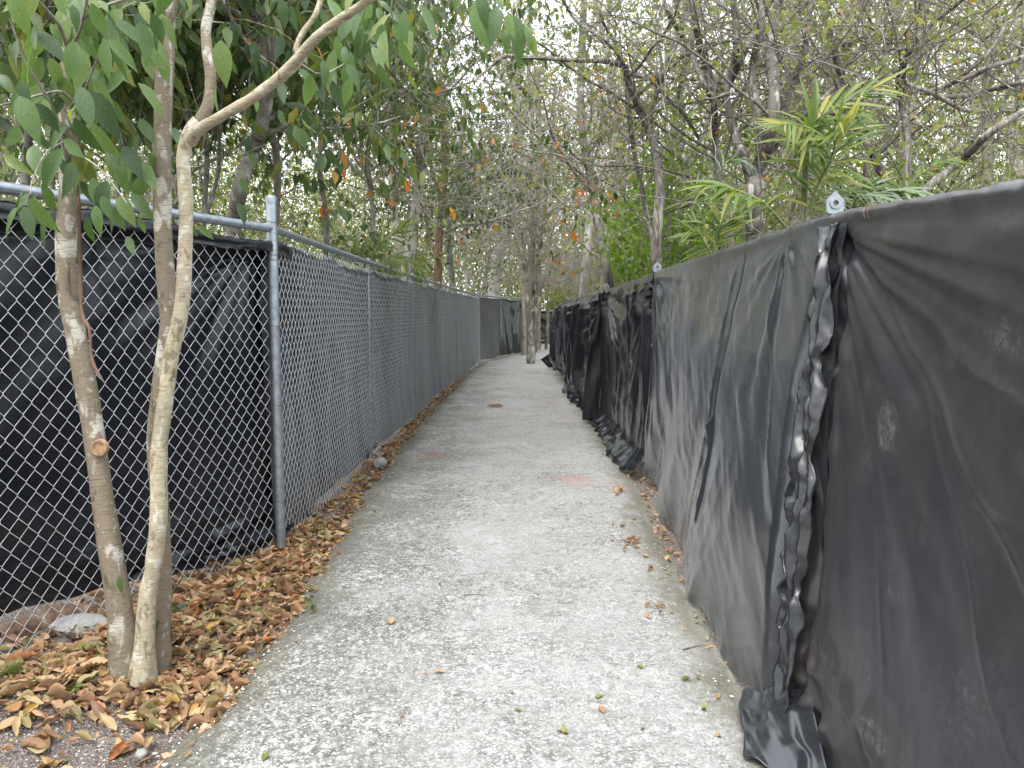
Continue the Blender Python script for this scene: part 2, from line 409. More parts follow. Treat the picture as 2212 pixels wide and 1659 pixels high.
# moss and damp along the edges
en = math_(nt, 'ADD', a_e, math_(nt, 'MULTIPLY', math_(nt, 'SUBTRACT', mid, .5), .45))
mossm = math_(nt, 'MULTIPLY', ramp(nt, en, [(.09, 1.), (.26, 0.)]), ramp(nt, big, [(.3, .6), (.5, 1.)]))
col = mixc(nt, math_(nt, 'MULTIPLY', mossm, .85), col, mixc(nt, fine, (.07, .065, .04), (.2, .19, .14)))
mp = math_(nt, 'MULTIPLY', ramp(nt, noise(nt, v, 2.1, 5, .7, .5), [(.55, 0.), (.68, 1.)]), .6)
col = mixc(nt, math_(nt, 'MULTIPLY', mp, ramp(nt, fine, [(.35, 1.), (.6, .2)])), col, (.1, .105, .06))
film = math_(nt, 'MULTIPLY', ramp(nt, noise(nt, v, 1.7, 5, .65, .6), [(.42, 0.), (.62, 1.)]), math_(nt, 'ADD', math_(nt, 'MULTIPLY', left, 3.2), .3))
col = mixc(nt, math_(nt, 'MULTIPLY', film, ramp(nt, fine2, [(.36, 1.), (.56, .25)])), col, (.13, .13, .115))
pnt = math_(nt, 'MULTIPLY', ramp(nt, a_p, [(.2, 0.), (.9, .6)]), ramp(nt, fine, [(.42, 0.), (.62, 1.)]))
col = mixc(nt, pnt, col, (.5, .1, .05))
nt.links.new(col, b.inputs['Base Color']); b.inputs['Roughness'].default_value = .8
b.inputs['Specular IOR Level'].default_value = .3
hh = math_(nt, 'ADD', math_(nt, 'MULTIPLY', math_(nt, 'MULTIPLY', gap, -1.), math_(nt, 'ADD', math_(nt, 'MULTIPLY', wornm, .8), .25)), math_(nt, 'MULTIPLY', fine, .55))
hh = math_(nt, 'SUBTRACT', hh, math_(nt, 'MULTIPLY', pit, .5))
bump(nt, b, hh, .009, .7)
M['path'] = m
po = link('path', pm, M['path']); tag(po, kind='structure', label='grey concrete footpath with worn exposed stones')
def path_z(x, y):
    return .012 * fbm(x * 1.7, y * 1.7, 21, 3) + .004 * fbm(x * 13, y * 13, 22, 3) + .006

# ------------------------------------------------------------------ chain-link fence on the left
B0 = at(607, 1180, z=0)[:2]; Bn = at(0, 1440, z=0)[:2]
dn = (Bn - B0) / np.linalg.norm(Bn - B0)
corner = at(1035, 783, z=0)[:2]
turn = at(1140, 757, z=0)[:2]
LINE = [B0 + dn * 5.2, B0 + dn * 3.05, B0, np.array((-1.49, 7.98)), np.array((-1.43, 11.05)), np.array((-1.34, 14.1)), np.array((-1.25, 17.1)), np.array((-1.14, 20.15)), corner]
third = [corner + (turn - corner) * t for t in (0, .38, .75, 1.1)]
class Poly:
    def __init__(s, pts):
        s.p = np.array(pts); s.d = np.linalg.norm(np.diff(s.p, axis=0), axis=1); s.c = np.concatenate([[0], np.cumsum(s.d)]); s.L = s.c[-1]
    def pos(s, t):
        return np.stack([np.interp(t, s.c, s.p[:, 0]), np.interp(t, s.c, s.p[:, 1])], -1)
    def nor(s, t):                                    # towards the right hand side of the walking direction
        a = s.pos(np.clip(t + .05, 0, s.L)) - s.pos(np.clip(t - .05, 0, s.L)); a = a / np.linalg.norm(a, axis=-1, keepdims=True)
        return np.stack([a[..., 1], -a[..., 0]], -1)
RAILZ = 2.02
fence = thing('chain_link_fence', (B0[0], B0[1], 0), 'long galvanised chain-link fence with steel posts along the left edge of the path', 'fence')
gate = thing('chain_link_fence', (third[1][0], third[1][1], 0), 'short far chain-link fence section turning right behind the path tree', 'fence')

def link_wires(poly, s0, s1, ztop, zbot, rad, sides, W=.084, H=.098):
    n = int((s1 - s0) / (W / 2)); m_ = int((ztop - zbot) / (H / 2)); H2 = (ztop - zbot) / m_
    i = np.arange(n)[:, None]; k = np.repeat(np.arange(m_ + 1), 2)[None]; e = np.tile([-1, 1], m_ + 1)[None]
    sg = np.where((k + i) % 2 == 0, 1, -1)
    s = s0 + (i + .5) * W / 2 + sg * W * .262 * .93 + .005 * fbm(i * .13, k * .07, 5, 2)
    z = zbot + k * H2 + e * H2 * .085 + .006 * vn(i * .11, k * .05, 6)
    xy = poly.pos(s); nn = poly.nor(s)
    off = sg * e * .0028 + .014 * vn(s * .9, z * .8, 8)
    P = np.concatenate([xy + nn * off[..., None], z[..., None]], -1)
    return tubes(P, np.full(P.shape[:2], rad), sides)
pl = Poly(LINE)
sB0 = pl.c[2]
near = link_wires(pl, .9, sB0 - .03, 1.95, -.02, .0019, 4)
sec2 = link_wires(pl, sB0 + .03, pl.c[4], 1.95, -.01, .0023, 4)
sec3 = link_wires(pl, pl.c[4] + .02, pl.L - .03, 1.95, .0, .0028, 3)
v_, q_ = join([near, sec2, sec3])
tag(link('wire_mesh', mesh('wire_mesh', v_, q_), M['wire'], fence), kind='stuff', label='woven galvanised diamond wire')
pt = Poly(third)
v_, q_ = link_wires(pt, .03, pt.L, 1.98, .0, .0022, 3)
tag(link('wire_mesh', mesh('wire_mesh', v_, q_), M['wire'], gate), kind='stuff', label='woven galvanised diamond wire')

def post(x, y, z0, z1, r, parent, capstyle='dome', name='post'):
    P = np.array([(x, y, z0), (x, y, (z0 + z1) / 2), (x, y, z1)]); v1 = tubes(P, np.full(3, r), 14)
    o = link(name, mesh(name, *v1), M['galv'], parent)
    if capstyle == 'dome':
        zz = np.array([z1 - .035, z1 - .002, z1 + .002, z1 + .012, z1 + .016]); rr = np.array([1.1, 1.1, 1.08, .8, .02]) * r
    else:                                             # eye-top cap that carries the rail
        zz = np.array([z1 - .06, z1 - .005, z1 + .0, z1 + .02, z1 + .045, z1 + .06]); rr = np.array([1.15, 1.15, 1.3, 1.35, .9, .05]) * r
    P = np.stack([np.full(len(zz), x), np.full(len(zz), y), zz], -1)
    c = link('post_cap', mesh('post_cap', *tubes(P, rr, 14)), M['galv'], parent)
    return o
post(B0[0], B0[1], -.1, 2.21, .032, fence)
post(LINE[1][0], LINE[1][1], -.1, 2.21, .032, fence)
for p in LINE[3:8]:
    nn = pl.nor(np.array(pl.c[2]))
    post(p[0] - .0, p[1], -.1, RAILZ - .01, .02, fence, 'eye')
post(corner[0] - .09, corner[1] - .15, -.1, RAILZ + .05, .022, fence)
post(corner[0], corner[1], -.1, RAILZ + .1, .032, gate)
for p in third[1:3]: post(p[0], p[1], -.1, RAILZ - .02, .022, gate, 'eye')
def rail(pts, z, r, parent, wob=.0):
    p, rr = smooth_line([(a[0], a[1], z) for a in pts], [r] * len(pts), 8 * len(pts))
    link('top_rail', mesh('top_rail', *tubes(p, rr, 12)), M['galv'], parent)
rail(LINE[:3], RAILZ, .026, fence)
rail(LINE[2:], RAILZ, .025, fence)
rail(third, RAILZ, .024, gate)
# wire ties round the posts
def hoop(c, z, r, tail, parent, seed):
    rng = rg(seed); a = np.linspace(0, 2 * math.pi * 1.15, 22)
    P = np.stack([c[0] + r * np.cos(a), c[1] + r * np.sin(a), z + .004 * np.sin(a * 2)], -1)
    t = P[-1] + np.cumsum(rng.normal(0, .007, (5, 3)), 0) + np.array((.012, -.01, 0)) * np.arange(1, 6)[:, None] * tail
    P = np.vstack([P, t])
    tag(link('tie_wire', mesh('tie_wire', *tubes(P, np.full(len(P), .0016), 4)), M['tie'], parent))
for k, z in enumerate((2.06, 1.86, 1.83, 1.42, .92, .3)): hoop(B0, z, .0335, 1, fence, k)
for j, p in enumerate(LINE[3:6]):
    for k, z in enumerate((1.7, 1.1, .5)): hoop(p, z, .0215, .6, fence, 20 + j * 4 + k)

# ------------------------------------------------------------------ plastic sheets
def sheet(name, poly, s0, s1, ds, dz, off, ztop, zbot, mat, label, group=None, wrap=None, dust=None, cat='tarp', lean=None, fwd=False):
    """hanging sheet: off(s, t, z) metres towards the path, t runs 0 bottom .. 1 top"""
    ns = max(8, int((s1 - s0) / ds)); nz = max(8, int(2. / dz))
    s = np.linspace(s0, s1, ns)[None]; t = np.linspace(0, 1, nz)[:, None]
    Sg, Tg = np.broadcast_arrays(s, t)
    zt = ztop(Sg) if callable(ztop) else ztop; zb = zbot(Sg) if callable(zbot) else zbot
    Z = zb + (zt - zb) * Tg
    O = off(Sg, Tg, Z)
    if fwd: O = O + (-.028 - O) * ss(.05, .0, 1 - Tg)
    elif wrap: O = O + (wrap[0] - O) * ss(.07, .0, 1 - Tg)
    Sp = Sg if lean is None else Sg + lean(Sg, Tg)
    xy = poly.pos(Sp); nn = poly.nor(Sp)
    P = np.concatenate([xy + nn * O[..., None], Z[..., None]], -1)
    if wrap:                                          # over the rail and down behind it
        rr, back = wrap; rows = []
        top = P[-1]; n0 = nn[-1]; o0 = O[-1]
        for a in np.linspace(20, 180, 8):
            r_ = rr * (1 + .12 * vn(Sg[0] * 7, a * .03, 77) + .1 * vn(Sg[0] * 23, a * .06, 78))
            q = np.empty_like(top); q[:, :2] = xy[-1] + n0 * ((o0 + rr - r_ * math.cos(R(a))) if fwd else (o0 - rr + r_ * math.cos(R(a))))[:, None]; q[:, 2] = top[:, 2] + r_ * math.sin(R(a)); rows.append(q)
        for k in range(1, 5):
            q = rows[7].copy(); q[:, 2] -= back * k / 4 * (1 + .3 * vn(Sg[0] * 2, 0, 79)); q[:, :2] -= n0 * (.012 * vn(Sg[0] * 5, k * .4, 80))[:, None]; rows.append(q)
        P = np.concatenate([P, np.array(rows)], 0)
    me = mesh(name, P, grid_faces(P.shape[0], P.shape[1]))
    dd = np.zeros(P.shape[:2])
    if dust is not None: dd[:nz] = dust(Sg, Z)
    attr(me, 'dust', dd)
    c = P[0].mean(0)
    o = link(name, me, mat, None, (float(c[0]), float(c[1]), float(P[0, :, 2].min())))
    return tag(o, label, cat, group)

def tension(s, z, ts, tz, amp, freq, seed, L=1.2, r0=.12):
    """folds that fan out from a tie point"""
    dx, dz = s - ts, z - tz; r = np.hypot(dx, dz); th = np.arctan2(dx, -dz)
    n = vn(th * freq, 0, seed) * .7 + vn(th * freq * 2.3, 0, seed + 1) * .4
    n = n - .5 * np.abs(vn(th * freq * 1.4, 3, seed + 2))
    return amp * n * np.clip(r / r0, 0, 1) * np.exp(-r / L)
def ridge(x, y, s): return 1 - 2 * np.abs(vn(x, y, s))
def crease(s, z, a, b_, amp, wid):
    """a sharp pressed line from a to b in sheet coordinates"""
    a = np.array(a); b_ = np.array(b_); d = b_ - a; L = np.hypot(*d); d = d / L
    u = (s - a[0]) * d[0] + (z - a[1]) * d[1]; w_ = (s - a[0]) * -d[1] + (z - a[1]) * d[0]
    w_ = w_ + .02 * vn(u * 4, 0, 91)
    return amp * np.exp(-np.abs(w_) / wid) * ss(-.05, .1, u) * ss(L + .05, L - .1, u)

# --- left, behind the wire
def ragged(s): return 1.925 + .015 * fbm(s * 3, 0, 31) + .012 * vn(s * 14, 0, 32) - .03 * np.abs(vn(s * .95, 0, 33))
def off_left(s, t, z):
    o = -.05 - .02 * fbm(s * 1.2, z * 1.1, 41, 3) * 1.0 - .012 * np.abs(vn(s * 6 + .6 * vn(s * 2, z, 43), z * .6, 42))
    o = o + .03 * ridge(s * 1.1 + z * .5, z * .8 - s * .3, 44) * .5
    o = o - .03 + .06 * (1 - t) ** 4
    return np.minimum(o, -.018 + .05 * ss(.12, 0, t))
def zb_near(s):
    u = (s - .9) / (sB0 - .9); return .19 - .15 * ss(.55, .95, u) + .02 * fbm(s * 2, 0, 51)
def off_near(s, t, z):
    o = off_left(s, t, z) - .02
    bun = ss(.46, .08, z)                              # the bunched hem
    o = o + bun * (.085 * ridge(s * .8 + 1.5 * vn(s, z * 3, 53), z * 13 + .8 * vn(s * 2, 0, 52), 54) + .02 * ridge(s * 3, z * 22, 55))
    o = o + .016 * vn(s * 3.5 - z * 3.5, z * .5 + s * .3, 56) + tension(s, z, sB0 - .05, 1.9, .05, 5, 57, 1.0)
    return o - .03
sheet('tarp', pl, 1.0, sB0 + .34, .02, .02, off_near, lambda s: 1.945 + .012 * fbm(s * 4, 0, 58) - .03 * ss(sB0 - .9, sB0 - .3, s), zb_near, M['tarp_near'],
      'black plastic sheet hung inside the nearest wire panel behind the pale trunks', 'sheets behind the wire fence', wrap=(.026, .05), fwd=True)
labs = ['black sheet behind the wire just past the tall steel post', 'creased grey sheet behind the second wire bay', 'streaky pale grey sheet behind the far end of the long wire fence']
bounds = [sB0 + .05, pl.c[3], pl.c[4] + .02, pl.L - .1]
for k in range(3):
    sheet('tarp', pl, bounds[k], bounds[k + 1] - .015, .035, .03, lambda s, t, z, k=k: off_left(s, t, z) + tension(s, z, bounds[k] + .05, 1.9, .06, 6, 60 + k, 1.3) + .02 * vn(s * 5, z * .3, 70 + k),
          ragged, lambda s: .01 + .02 * vn(s * 2, 0, 61) , M['tarp_mesh'], labs[k], 'sheets behind the wire fence', wrap=(.012, .05))
labs = ['dark sheet on the first bay of the far wire section', 'dark sheet on the middle bay of the far wire section', 'dark sheet on the last far wire bay half hidden by the path tree']
for k in range(3):
    sheet('tarp', pt, pt.c[k] - (.1 if k else -.03), pt.c[k + 1] + (.4 if k == 0 else .03), .05, .05, lambda s, t, z, k=k: (off_left(s, t, z) - .01 if k == 0 else off_left(s * 1.0, t, z) + .065) + tension(s, z, pt.c[k] + .1, 1.9, .09, 5, 64 + k, 1.5),
          lambda s: 1.93 + .02 * vn(s * 2, 0, 62), lambda s: .03 + .03 * vn(s * 1.5, 0, 63), M['tarp_dull'], labs[k], 'sheets on the far wire section', wrap=(.015, .1))
# loose rolled-up corners along the ragged top of the wire fence
for k, (s_, w_) in enumerate(((sB0 - .22, .2),)):
    pass

# --- right: one long fence wholly dressed in sheets
XF = 1.27
RP = [(XF, -1.2), (XF, 3.1), (XF, 6.8), (XF, 10.3), (XF - .01, 14.), (XF - .03, 17.5), (XF + .0, 20.5)]
pr_ = Poly(RP)
class RightLine:                                       # the sheets face the path, towards -X
    def pos(s, t): return np.stack([np.interp(t, [p[1] for p in RP], [p[0] for p in RP]), t], -1)
    def nor(s, t): return np.stack([-np.ones_like(t), np.zeros_like(t)], -1)
rl = RightLine()
def rz(y): return np.interp(y, [-1.2, 1.86, 2.6, 3.1, 6.8, 10.5, 20.5], [1.76, 1.795, 1.84, 1.865, 1.835, 1.785, 1.74])
rfence = thing('sheeted_fence', (XF, 3.1, 0), 'steel fence on the right of the path entirely draped in black plastic sheets', 'fence')
p, rr = smooth_line([(XF, y, float(rz(y))) for y in (-1.2, 1.86, 2.6, 3.1, 4.5, 6.8, 8.5, 10.5, 14, 17.5, 20.5)], [.021] * 11, 90)
link('top_rail', mesh('top_rail', *tubes(p, rr, 10)), M['galv'], rfence)
def eye_cap(y):
    z = float(rz(y)); x = XF + .035
    P = np.array([(x, y, -.1), (x, y, z * .5), (x, y, z + .0)])
    link('post', mesh('post', *tubes(P, np.full(3, .024), 12)), M['galv'], rfence)
    # hexagonal flat bracket with a round hole, standing on the post; its face looks along the path
    hx = [(-.032, 0), (-.036, .05), (0, .088), (.036, .05), (.032, 0)]
    out = []; n = 24
    for a in np.linspace(0, 2 * math.pi, n, endpoint=False):
        d = np.array((math.cos(a), math.sin(a))); best = 1
        for i in range(len(hx)):
            p0 = np.array(hx[i]) - (0, .04); p1 = np.array(hx[(i + 1) % len(hx)]) - (0, .04); e = p1 - p0
            den = d[0] * e[1] - d[1] * e[0]
            if abs(den) > 1e-9:
                tt = (p0[0] * e[1] - p0[1] * e[0]) / den; uu = (p0[0] * d[1] - p0[1] * d[0]) / den
                if tt > 0 and -1e-6 <= uu <= 1 + 1e-6: best = min(best, tt)
        out.append(d * best)
    out = np.array(out); inn = np.stack([np.cos(np.linspace(0, 2 * math.pi, n, endpoint=False)), np.sin(np.linspace(0, 2 * math.pi, n, endpoint=False))], -1)
    rings = [(out, .006), (out, -.006), (inn * .022, -.006), (inn * .022, -.012), (inn * .0115, -.012), (inn * .0115, .012), (inn * .022, .012), (inn * .022, .006)]
    vv = [];
    for r2, dy in rings: vv.append(np.stack([x - .03 + r2[:, 0], np.full(n, y + dy - .03), z + .055 + .04 + r2[:, 1] - .03], -1))
    vv = np.concatenate(vv); i = np.arange(len(rings) * n).reshape(len(rings), n); j = np.roll(i, -1, 0)
    q = np.stack([i, np.roll(i, -1, 1), np.roll(j, -1, 1), j], -1).reshape(-1, 4)
    link('eye_bracket', mesh('eye_bracket', vv, q, smooth=False), M['galv'], rfence)
for y in (3.1, 6.8, 10.4, 14., 17.5): eye_cap(y)

RG = 'plastic sheets on the right fence'
SEAM = 3.0
def marks(s, z):
    d = np.zeros_like(s)
    def patch(cy, cz, ry, rz_, k, a, grid=True):
        w1_ = 1 + .5 * vn(s * 14, z * 14, k + 5); m_ = ss(1.15, .75, np.hypot((s - cy) / ry, (z - cz) / rz_) * w1_) * (.45 + .55 * ss(-.2, .5, vn(s * 30, z * 22, k + 6)))
        if grid: m_ = m_ * (.35 + .65 * (np.sin(s * 2 * math.pi / .028 + 3 * vn(s * 6, z * 6, k)) > -.5)) * (.3 + .7 * (np.sin(z * 2 * math.pi / .034 + 2 * vn(s * 7, z * 5, k + 1)) > -.4))
        return m_ * a
    # (y, z) on the sheet of the dusty prints and scuffs
    for k, (px, py, wx, wz, a, g_) in enumerate([(1895, 915, .05, .05, .8, False), (1945, 1260, .08, .09, .4, True), (1905, 1430, .07, .12, .5, True), (2135, 1500, .05, .09, .45, True),
                                                 (1950, 1585, .05, .03, .9, True), (2130, 750, .06, .05, .35, False), (2165, 1000, .05, .05, .15, False), (1840, 830, .03, .04, .2, False), (2090, 720, .05, .06, .35, False), (1990, 770, .03, .03, .25, False),
                                                 (1860, 1580, .05, .04, .5, True), (2020, 1640, .06, .03, .35, True), (1850, 1010, .03, .04, .3, False), (1985, 1160, .03, .03, .2, False)]):
        q = at(px, py, X=1.12); q[1] += .33 * (1 - q[2] / 1.84)
        d = d + patch(q[1], q[2], wx, wz, 300 + k, a * .62, g_)
    return np.clip(d, 0, 1)
def off_A(s, t, z):
    """nearest sheet: pulled tight from the gathered corner at the first post"""
    u = np.clip((SEAM - s) / 3.2, 0, 1.3)
    o = .03 + (.2 + .045 * np.exp(-u * 3)) * (1 - t) ** .95
    o = o + tension(s, z, SEAM - .02, 1.82, .022, 7.5, 101, 1.0, .25)
    o = o + .018 * vn(s * 1.3 + z * .9, z * .9 - s * .5, 104) + .003 * fbm(s * 6, z * 5, 105, 3)
    o = o + crease(s, z, (2.6, 1.62), (1.35, .45), .007, .005) + crease(s, z, (2.3, 1.3), (1.5, .05), .006, .005) + crease(s, z, (2.1, 1.02), (1.0, .98), .004, .004) + crease(s, z, (1.75, .78), (1.1, .74), .003, .003)
    o = o + crease(s, z, (2.75, 1.7), (1.2, .95), .004, .012) + crease(s, z, (2.5, .9), (2.3, .25), .005, .006) + crease(s, z, (1.7, .6), (1.4, .1), .004, .005)
    # gathered pleats beside the seam
    q = SEAM - s; e = np.exp(-q / .09)
    o = o - .075 * np.exp(-((q - .1 - .025 * vn(z * 2.5, 0, 114)) / (.035 + .02 * np.abs(vn(z * 4, 0, 115)))) ** 2) * (.75 + .25 * vn(z * 5, 0, 113))
    o = o + e * (.02 * vn(q * 45 + .8 * vn(z * 3, 0, 107), z * 1.3, 106) + .022 * ridge(z * 7 + q * 8, q * 16, 108))
    o = o + .05 * np.exp(-((z - 1.02) / .05) ** 2) * np.exp(-(SEAM - s) / .1) - .04 * np.exp(-((z - 1.3) / .03) ** 2) * np.exp(-(SEAM - s) / .08)
    # rumpled foot near the seam
    ft = ss(.55, .15, z) * np.exp(-(SEAM - s) / .5) * ss(-.01, .1, SEAM - s) * ss(-.02, .12, z)
    o = o + ft * (.05 * ridge(s * 6 + z * 3, z * 5 - s * 2, 109) + .025 * ridge(s * 14, z * 9, 110))
    o = o + .016 * ss(.1, 0, 1 - t) * vn(s * 8, z * 3, 112)
    return o
def seam_a(s, z): return s
sheet('tarp', rl, -.6, SEAM, .011, .013, off_A, lambda s: rz(s) - .005 + .0 * s, lambda s: .015 + .02 * vn(s * 3, 0, 111), M['tarp_brown'],
      'brownish dusty black sheet nearest the camera with boot prints', RG, wrap=(.034, .3), dust=marks, lean=lambda s, t: -.33 * (1 - t))
def off_B(s, t, z):
    u = (s - SEAM) / (6.75 - SEAM)
    ob = np.interp(u, [-.05, 0, .15, .35, .5, .8, 1], [.27, .29, .31, .28, .23, .1, .05]) - .17 * ss(.02, -.012, u)
    o = .026 + ob * (1 - t ** 1.15) * (1 + .12 * vn(s * .8, z * .7, 120)) + .05 * np.sin(math.pi * np.clip(t, 0, 1)) * (1 - u)
    o = o + .02 * vn(s * 1.5 - z * 1.8, z * .8 + s * .3, 121) + .005 * fbm(s * 5 - z * 4, z * 3.2, 122, 3)
    o = o + tension(s, z, 6.7, 1.8, .07, 5, 123, 1.0) + tension(s, z, 3.5, 1.84, .02, 4, 124, .6)
    # long diagonal folds in the lower half
    o = o + ss(1.15, .4, z) * (.03 * ridge(s * 1.6 + z * 1.5, z * .25, 125) + .006 * ridge(s * 6 + z * 3, z * .5, 126)) * ss(3.2, 4.2, s)
    o = o + crease(s, z, (4.25, 1.75), (4.1, .35), .02, .02) + crease(s, z, (3.55, 1.6), (3.15, .85), .01, .01) + crease(s, z, (4.1, 1.0), (4.7, .1), .02, .025)
    o = o - .012 * np.exp(-((s - 4.1) / .012) ** 2) * ss(.3, .6, z) + .004 * vn(s * 8 - z * 6, z * 9, 128) * ss(.7, 1.2, z)
    o = o + .012 * ss(.12, 0, 1 - t) * np.abs(vn(s * 6, z * 2, 129))
    return o
def zb_B(s): return .02 + .035 * vn(s * 2.6, 0, 127) + .05 * ss(5.6, 6.6, s)
sheet('tarp', rl, SEAM - .13, 6.72, .014, .014, off_B, lambda s: rz(s) - .005, zb_B, M['tarp_grey'],
      'slate grey sheet bellying out over the path edge left of the gathered seam', RG, wrap=(.032, .25), lean=lambda s, t: -.33 * (1 - t) * ss(6.0, 3.2, s))
def off_C(s, t, z):
    o = .03 + .06 * (1 - t) ** 1.5 + .035 * vn(s * 2.2 + .3 * vn(z, s, 131), z * .5, 130) + .016 * ridge(s * 5.5 + .4 * z, z * .5, 132)
    o = o + tension(s, z, 6.95, 1.78, .1, 6, 133, 1.2) + tension(s, z, 10.1, 1.75, .1, 6, 134, 1.2) + .005 * fbm(s * 7, z * 6, 135, 3)
    return o + ss(.25, 0, z) * (.12 + .05 * ridge(s * 3, z * 9, 136))
sheet('tarp', rl, 6.78, 10.2, .02, .018, off_C, lambda s: rz(s) - .01, lambda s: .015 + .02 * vn(s * 2, 0, 137), M['tarp'],
      'dark recessed sheet with upright folds beside the hanging black strip', RG, wrap=(.03, .22))
def off_E(s, t, z):
    o = .05 + .13 * np.sin(math.pi * t ** .8) * ss(12, 18, s) + .12 * (1 - t) * ss(19, 11, s)
    o = o + .12 * vn(s * 1.25 + .5 * vn(z * .8, s, 141), z * .35, 140) + .07 * ridge(s * 2.1 + .5 * z, z * .6, 142) + .03 * ridge(s * 4.3 - z * .8, z * 1.3, 143) + .008 * fbm(s * 5, z * 4, 144, 3)
    return o + ss(.4, 0, z) * .06 * ridge(s * 2, z * 7, 145)
bE = [10.35, 13.9, 17.4, 20.4]
labE = ['glossy crumpled sheet just beyond the hanging black strip', 'glossy loosely pleated sheet at mid distance on the right fence', 'last drooping sheet at the far end of the right fence']
for k in range(3):
    sheet('tarp', rl, bE[k], bE[k + 1] - .03, .025, .022, lambda s, t, z, k=k: off_E(s, t, z) + tension(s, z, bE[k] + .1, 1.7, .1, 7, 146 + 3 * k, 1.2), lambda s: rz(s) - .01 + .015 * vn(s * 4, 0, 149), lambda s: .02 + .05 * vn(s * 1.6, 0, 150), M['tarp_glossy'],
          labE[k], RG, wrap=(.03, .2))

def free_sheet(name, fn, nu, nv_, mat, label, cat='tarp', group=None):
    u, v_ = np.meshgrid(np.linspace(0, 1, nu), np.linspace(0, 1, nv_))
    P = fn(u, v_); me = mesh(name, P, grid_faces(nv_, nu)); attr(me, 'dust', np.zeros(P.shape[:2]))
    c = P.reshape(-1, 3).mean(0); o = link(name, me, mat, None, (float(c[0]), float(c[1]), float(P[..., 2].min())))
    o.modifiers.new('thickness', 'SOLIDIFY').thickness = .0012
    return tag(o, label, cat, group)
# black strip hanging free between the two sheets, edge towards the path
def strip(u, v_):
    z = 1.775 - v_ * (1.7) - .02 * u; y = 10.28 + .05 * u * v_ - .25 * v_ * (1 - u) * .3 + .03 * vn(u * 3, v_ * 4, 160)
    x = XF - .035 - u * (.09 + .13 * ss(0, .55, v_)) - .04 * v_ + .025 * np.sin(v_ * 5)
    return np.stack([x, y - .1 * u, z], -1)
free_sheet('tarp_strip', strip, 14, 70, M['tarp_dull'], 'narrow black strip hanging loose edge-on between two sheets', 'tarp', RG)
# loose foot of the nearest sheet lying out on the path
def apron(u, v_):
    a, b_, c, d = at(1603, 1498, z=.03), at(1597, 1636, z=.012), at(1800, 1730, z=.02), at(1740, 1490, z=.16)
    P = (a * ((1 - u) * (1 - v_))[..., None] + b_ * ((1 - u) * v_)[..., None] + c * (u * v_)[..., None] + d * (u * (1 - v_))[..., None])
    P[..., 2] += .02 * ridge(u * 3.5 + v_, v_ * 2, 161) * u + .014 + .012 * vn(u * 6, v_ * 5, 162)
    P[..., 0] -= .015 * vn(v_ * 4, 0, 163) * (1 - u)
    return P
free_sheet('tarp_flap', apron, 40, 40, M['tarp_grey'], 'loose flat flap of sheet lying on the path at the foot of the gathered seam', 'tarp', RG)
# torn lip along the gathered seam
def lip(u, v_):
    z = 1.83 - 1.8 * v_; t = z / 1.84
    pin = sum(np.exp(-((z - c_) / .05) ** 2) for c_ in (1.32, .98, .52, 1.72))
    x = XF - .035 - (.245) * (1 - t) ** .95 - .028 - .012 * u
    W_ = (.15 + .03 * vn(v_ * 6, 0, 170)) * (1 - .45 * pin); jag_ = (.035 * np.abs(vn(v_ * 24, 0, 171)) * (vn(v_ * 8, 0, 174) > .05) + .02 * vn(v_ * 4, 0, 175)) * ss(.7, 1, u)
    y = SEAM - .33 * (1 - t) - .075 + (u - .45) * W_ + jag_
    x = x - .02 * np.sin(u * 15 + 2.6 * vn(v_ * 4, u, 172)) * (1 - .6 * pin) - .008 * fbm(u * 6 + v_ * 20, v_ * 26, 177, 3) - .016 * vn(v_ * 9 + u * 2, u * 2.5, 176) - .012 * ridge(v_ * 14 + u * 3, u * 3 - v_ * 5, 173) - .018 * pin * u
    return np.stack([x, y, z], -1)
free_sheet('tarp_hem', lip, 34, 220, M['tarp_hem'], 'torn overlapping hem running down the gathered seam of the nearest sheet', 'tarp', RG)
# lifted corner at the far end
def corner_(u, v_):
    a, b_, c, d = np.array((1.3, 20.3, .62)), np.array((.78, 20.9, .23)), np.array((.98, 20.8, .02)), np.array((1.3, 20.4, .02))
    P = (a * ((1 - u) * (1 - v_))[..., None] + b_ * (u * (1 - v_))[..., None] + c * (u * v_)[..., None] + d * ((1 - u) * v_)[..., None])
    P[..., 1] += .06 * np.sin(u * 4) + .03 * vn(u * 4, v_ * 3, 180)
    return P
free_sheet('tarp_corner', corner_, 20, 16, M['tarp_dull'], 'lifted loose corner of sheet at the far end of the right fence', 'tarp', RG)
# ties on the right rail
rng = rg(55)
for k, y in enumerate((2.72, 2.7, 3.45, 3.8, 4.05, 4.4, 5.1, 5.4, 8.1)):
    a = np.linspace(0, 2 * math.pi, 20); z = float(rz(y))
    P = np.stack([XF + .038 * np.cos(a), y + .012 * np.sin(a + k), z + .0 + .04 * np.sin(a)], -1)
    t = np.array([P[-1] + (-.05 - .004 * j, rng.normal(0, .012), -.05 - .02 * j) for j in range(4 if k % 2 else 2)]) if k else P[-1:]
    link('tie_wire', mesh('tie_wire', *tubes(P, np.full(len(P), .0017), 4)), M['tie'], rfence)
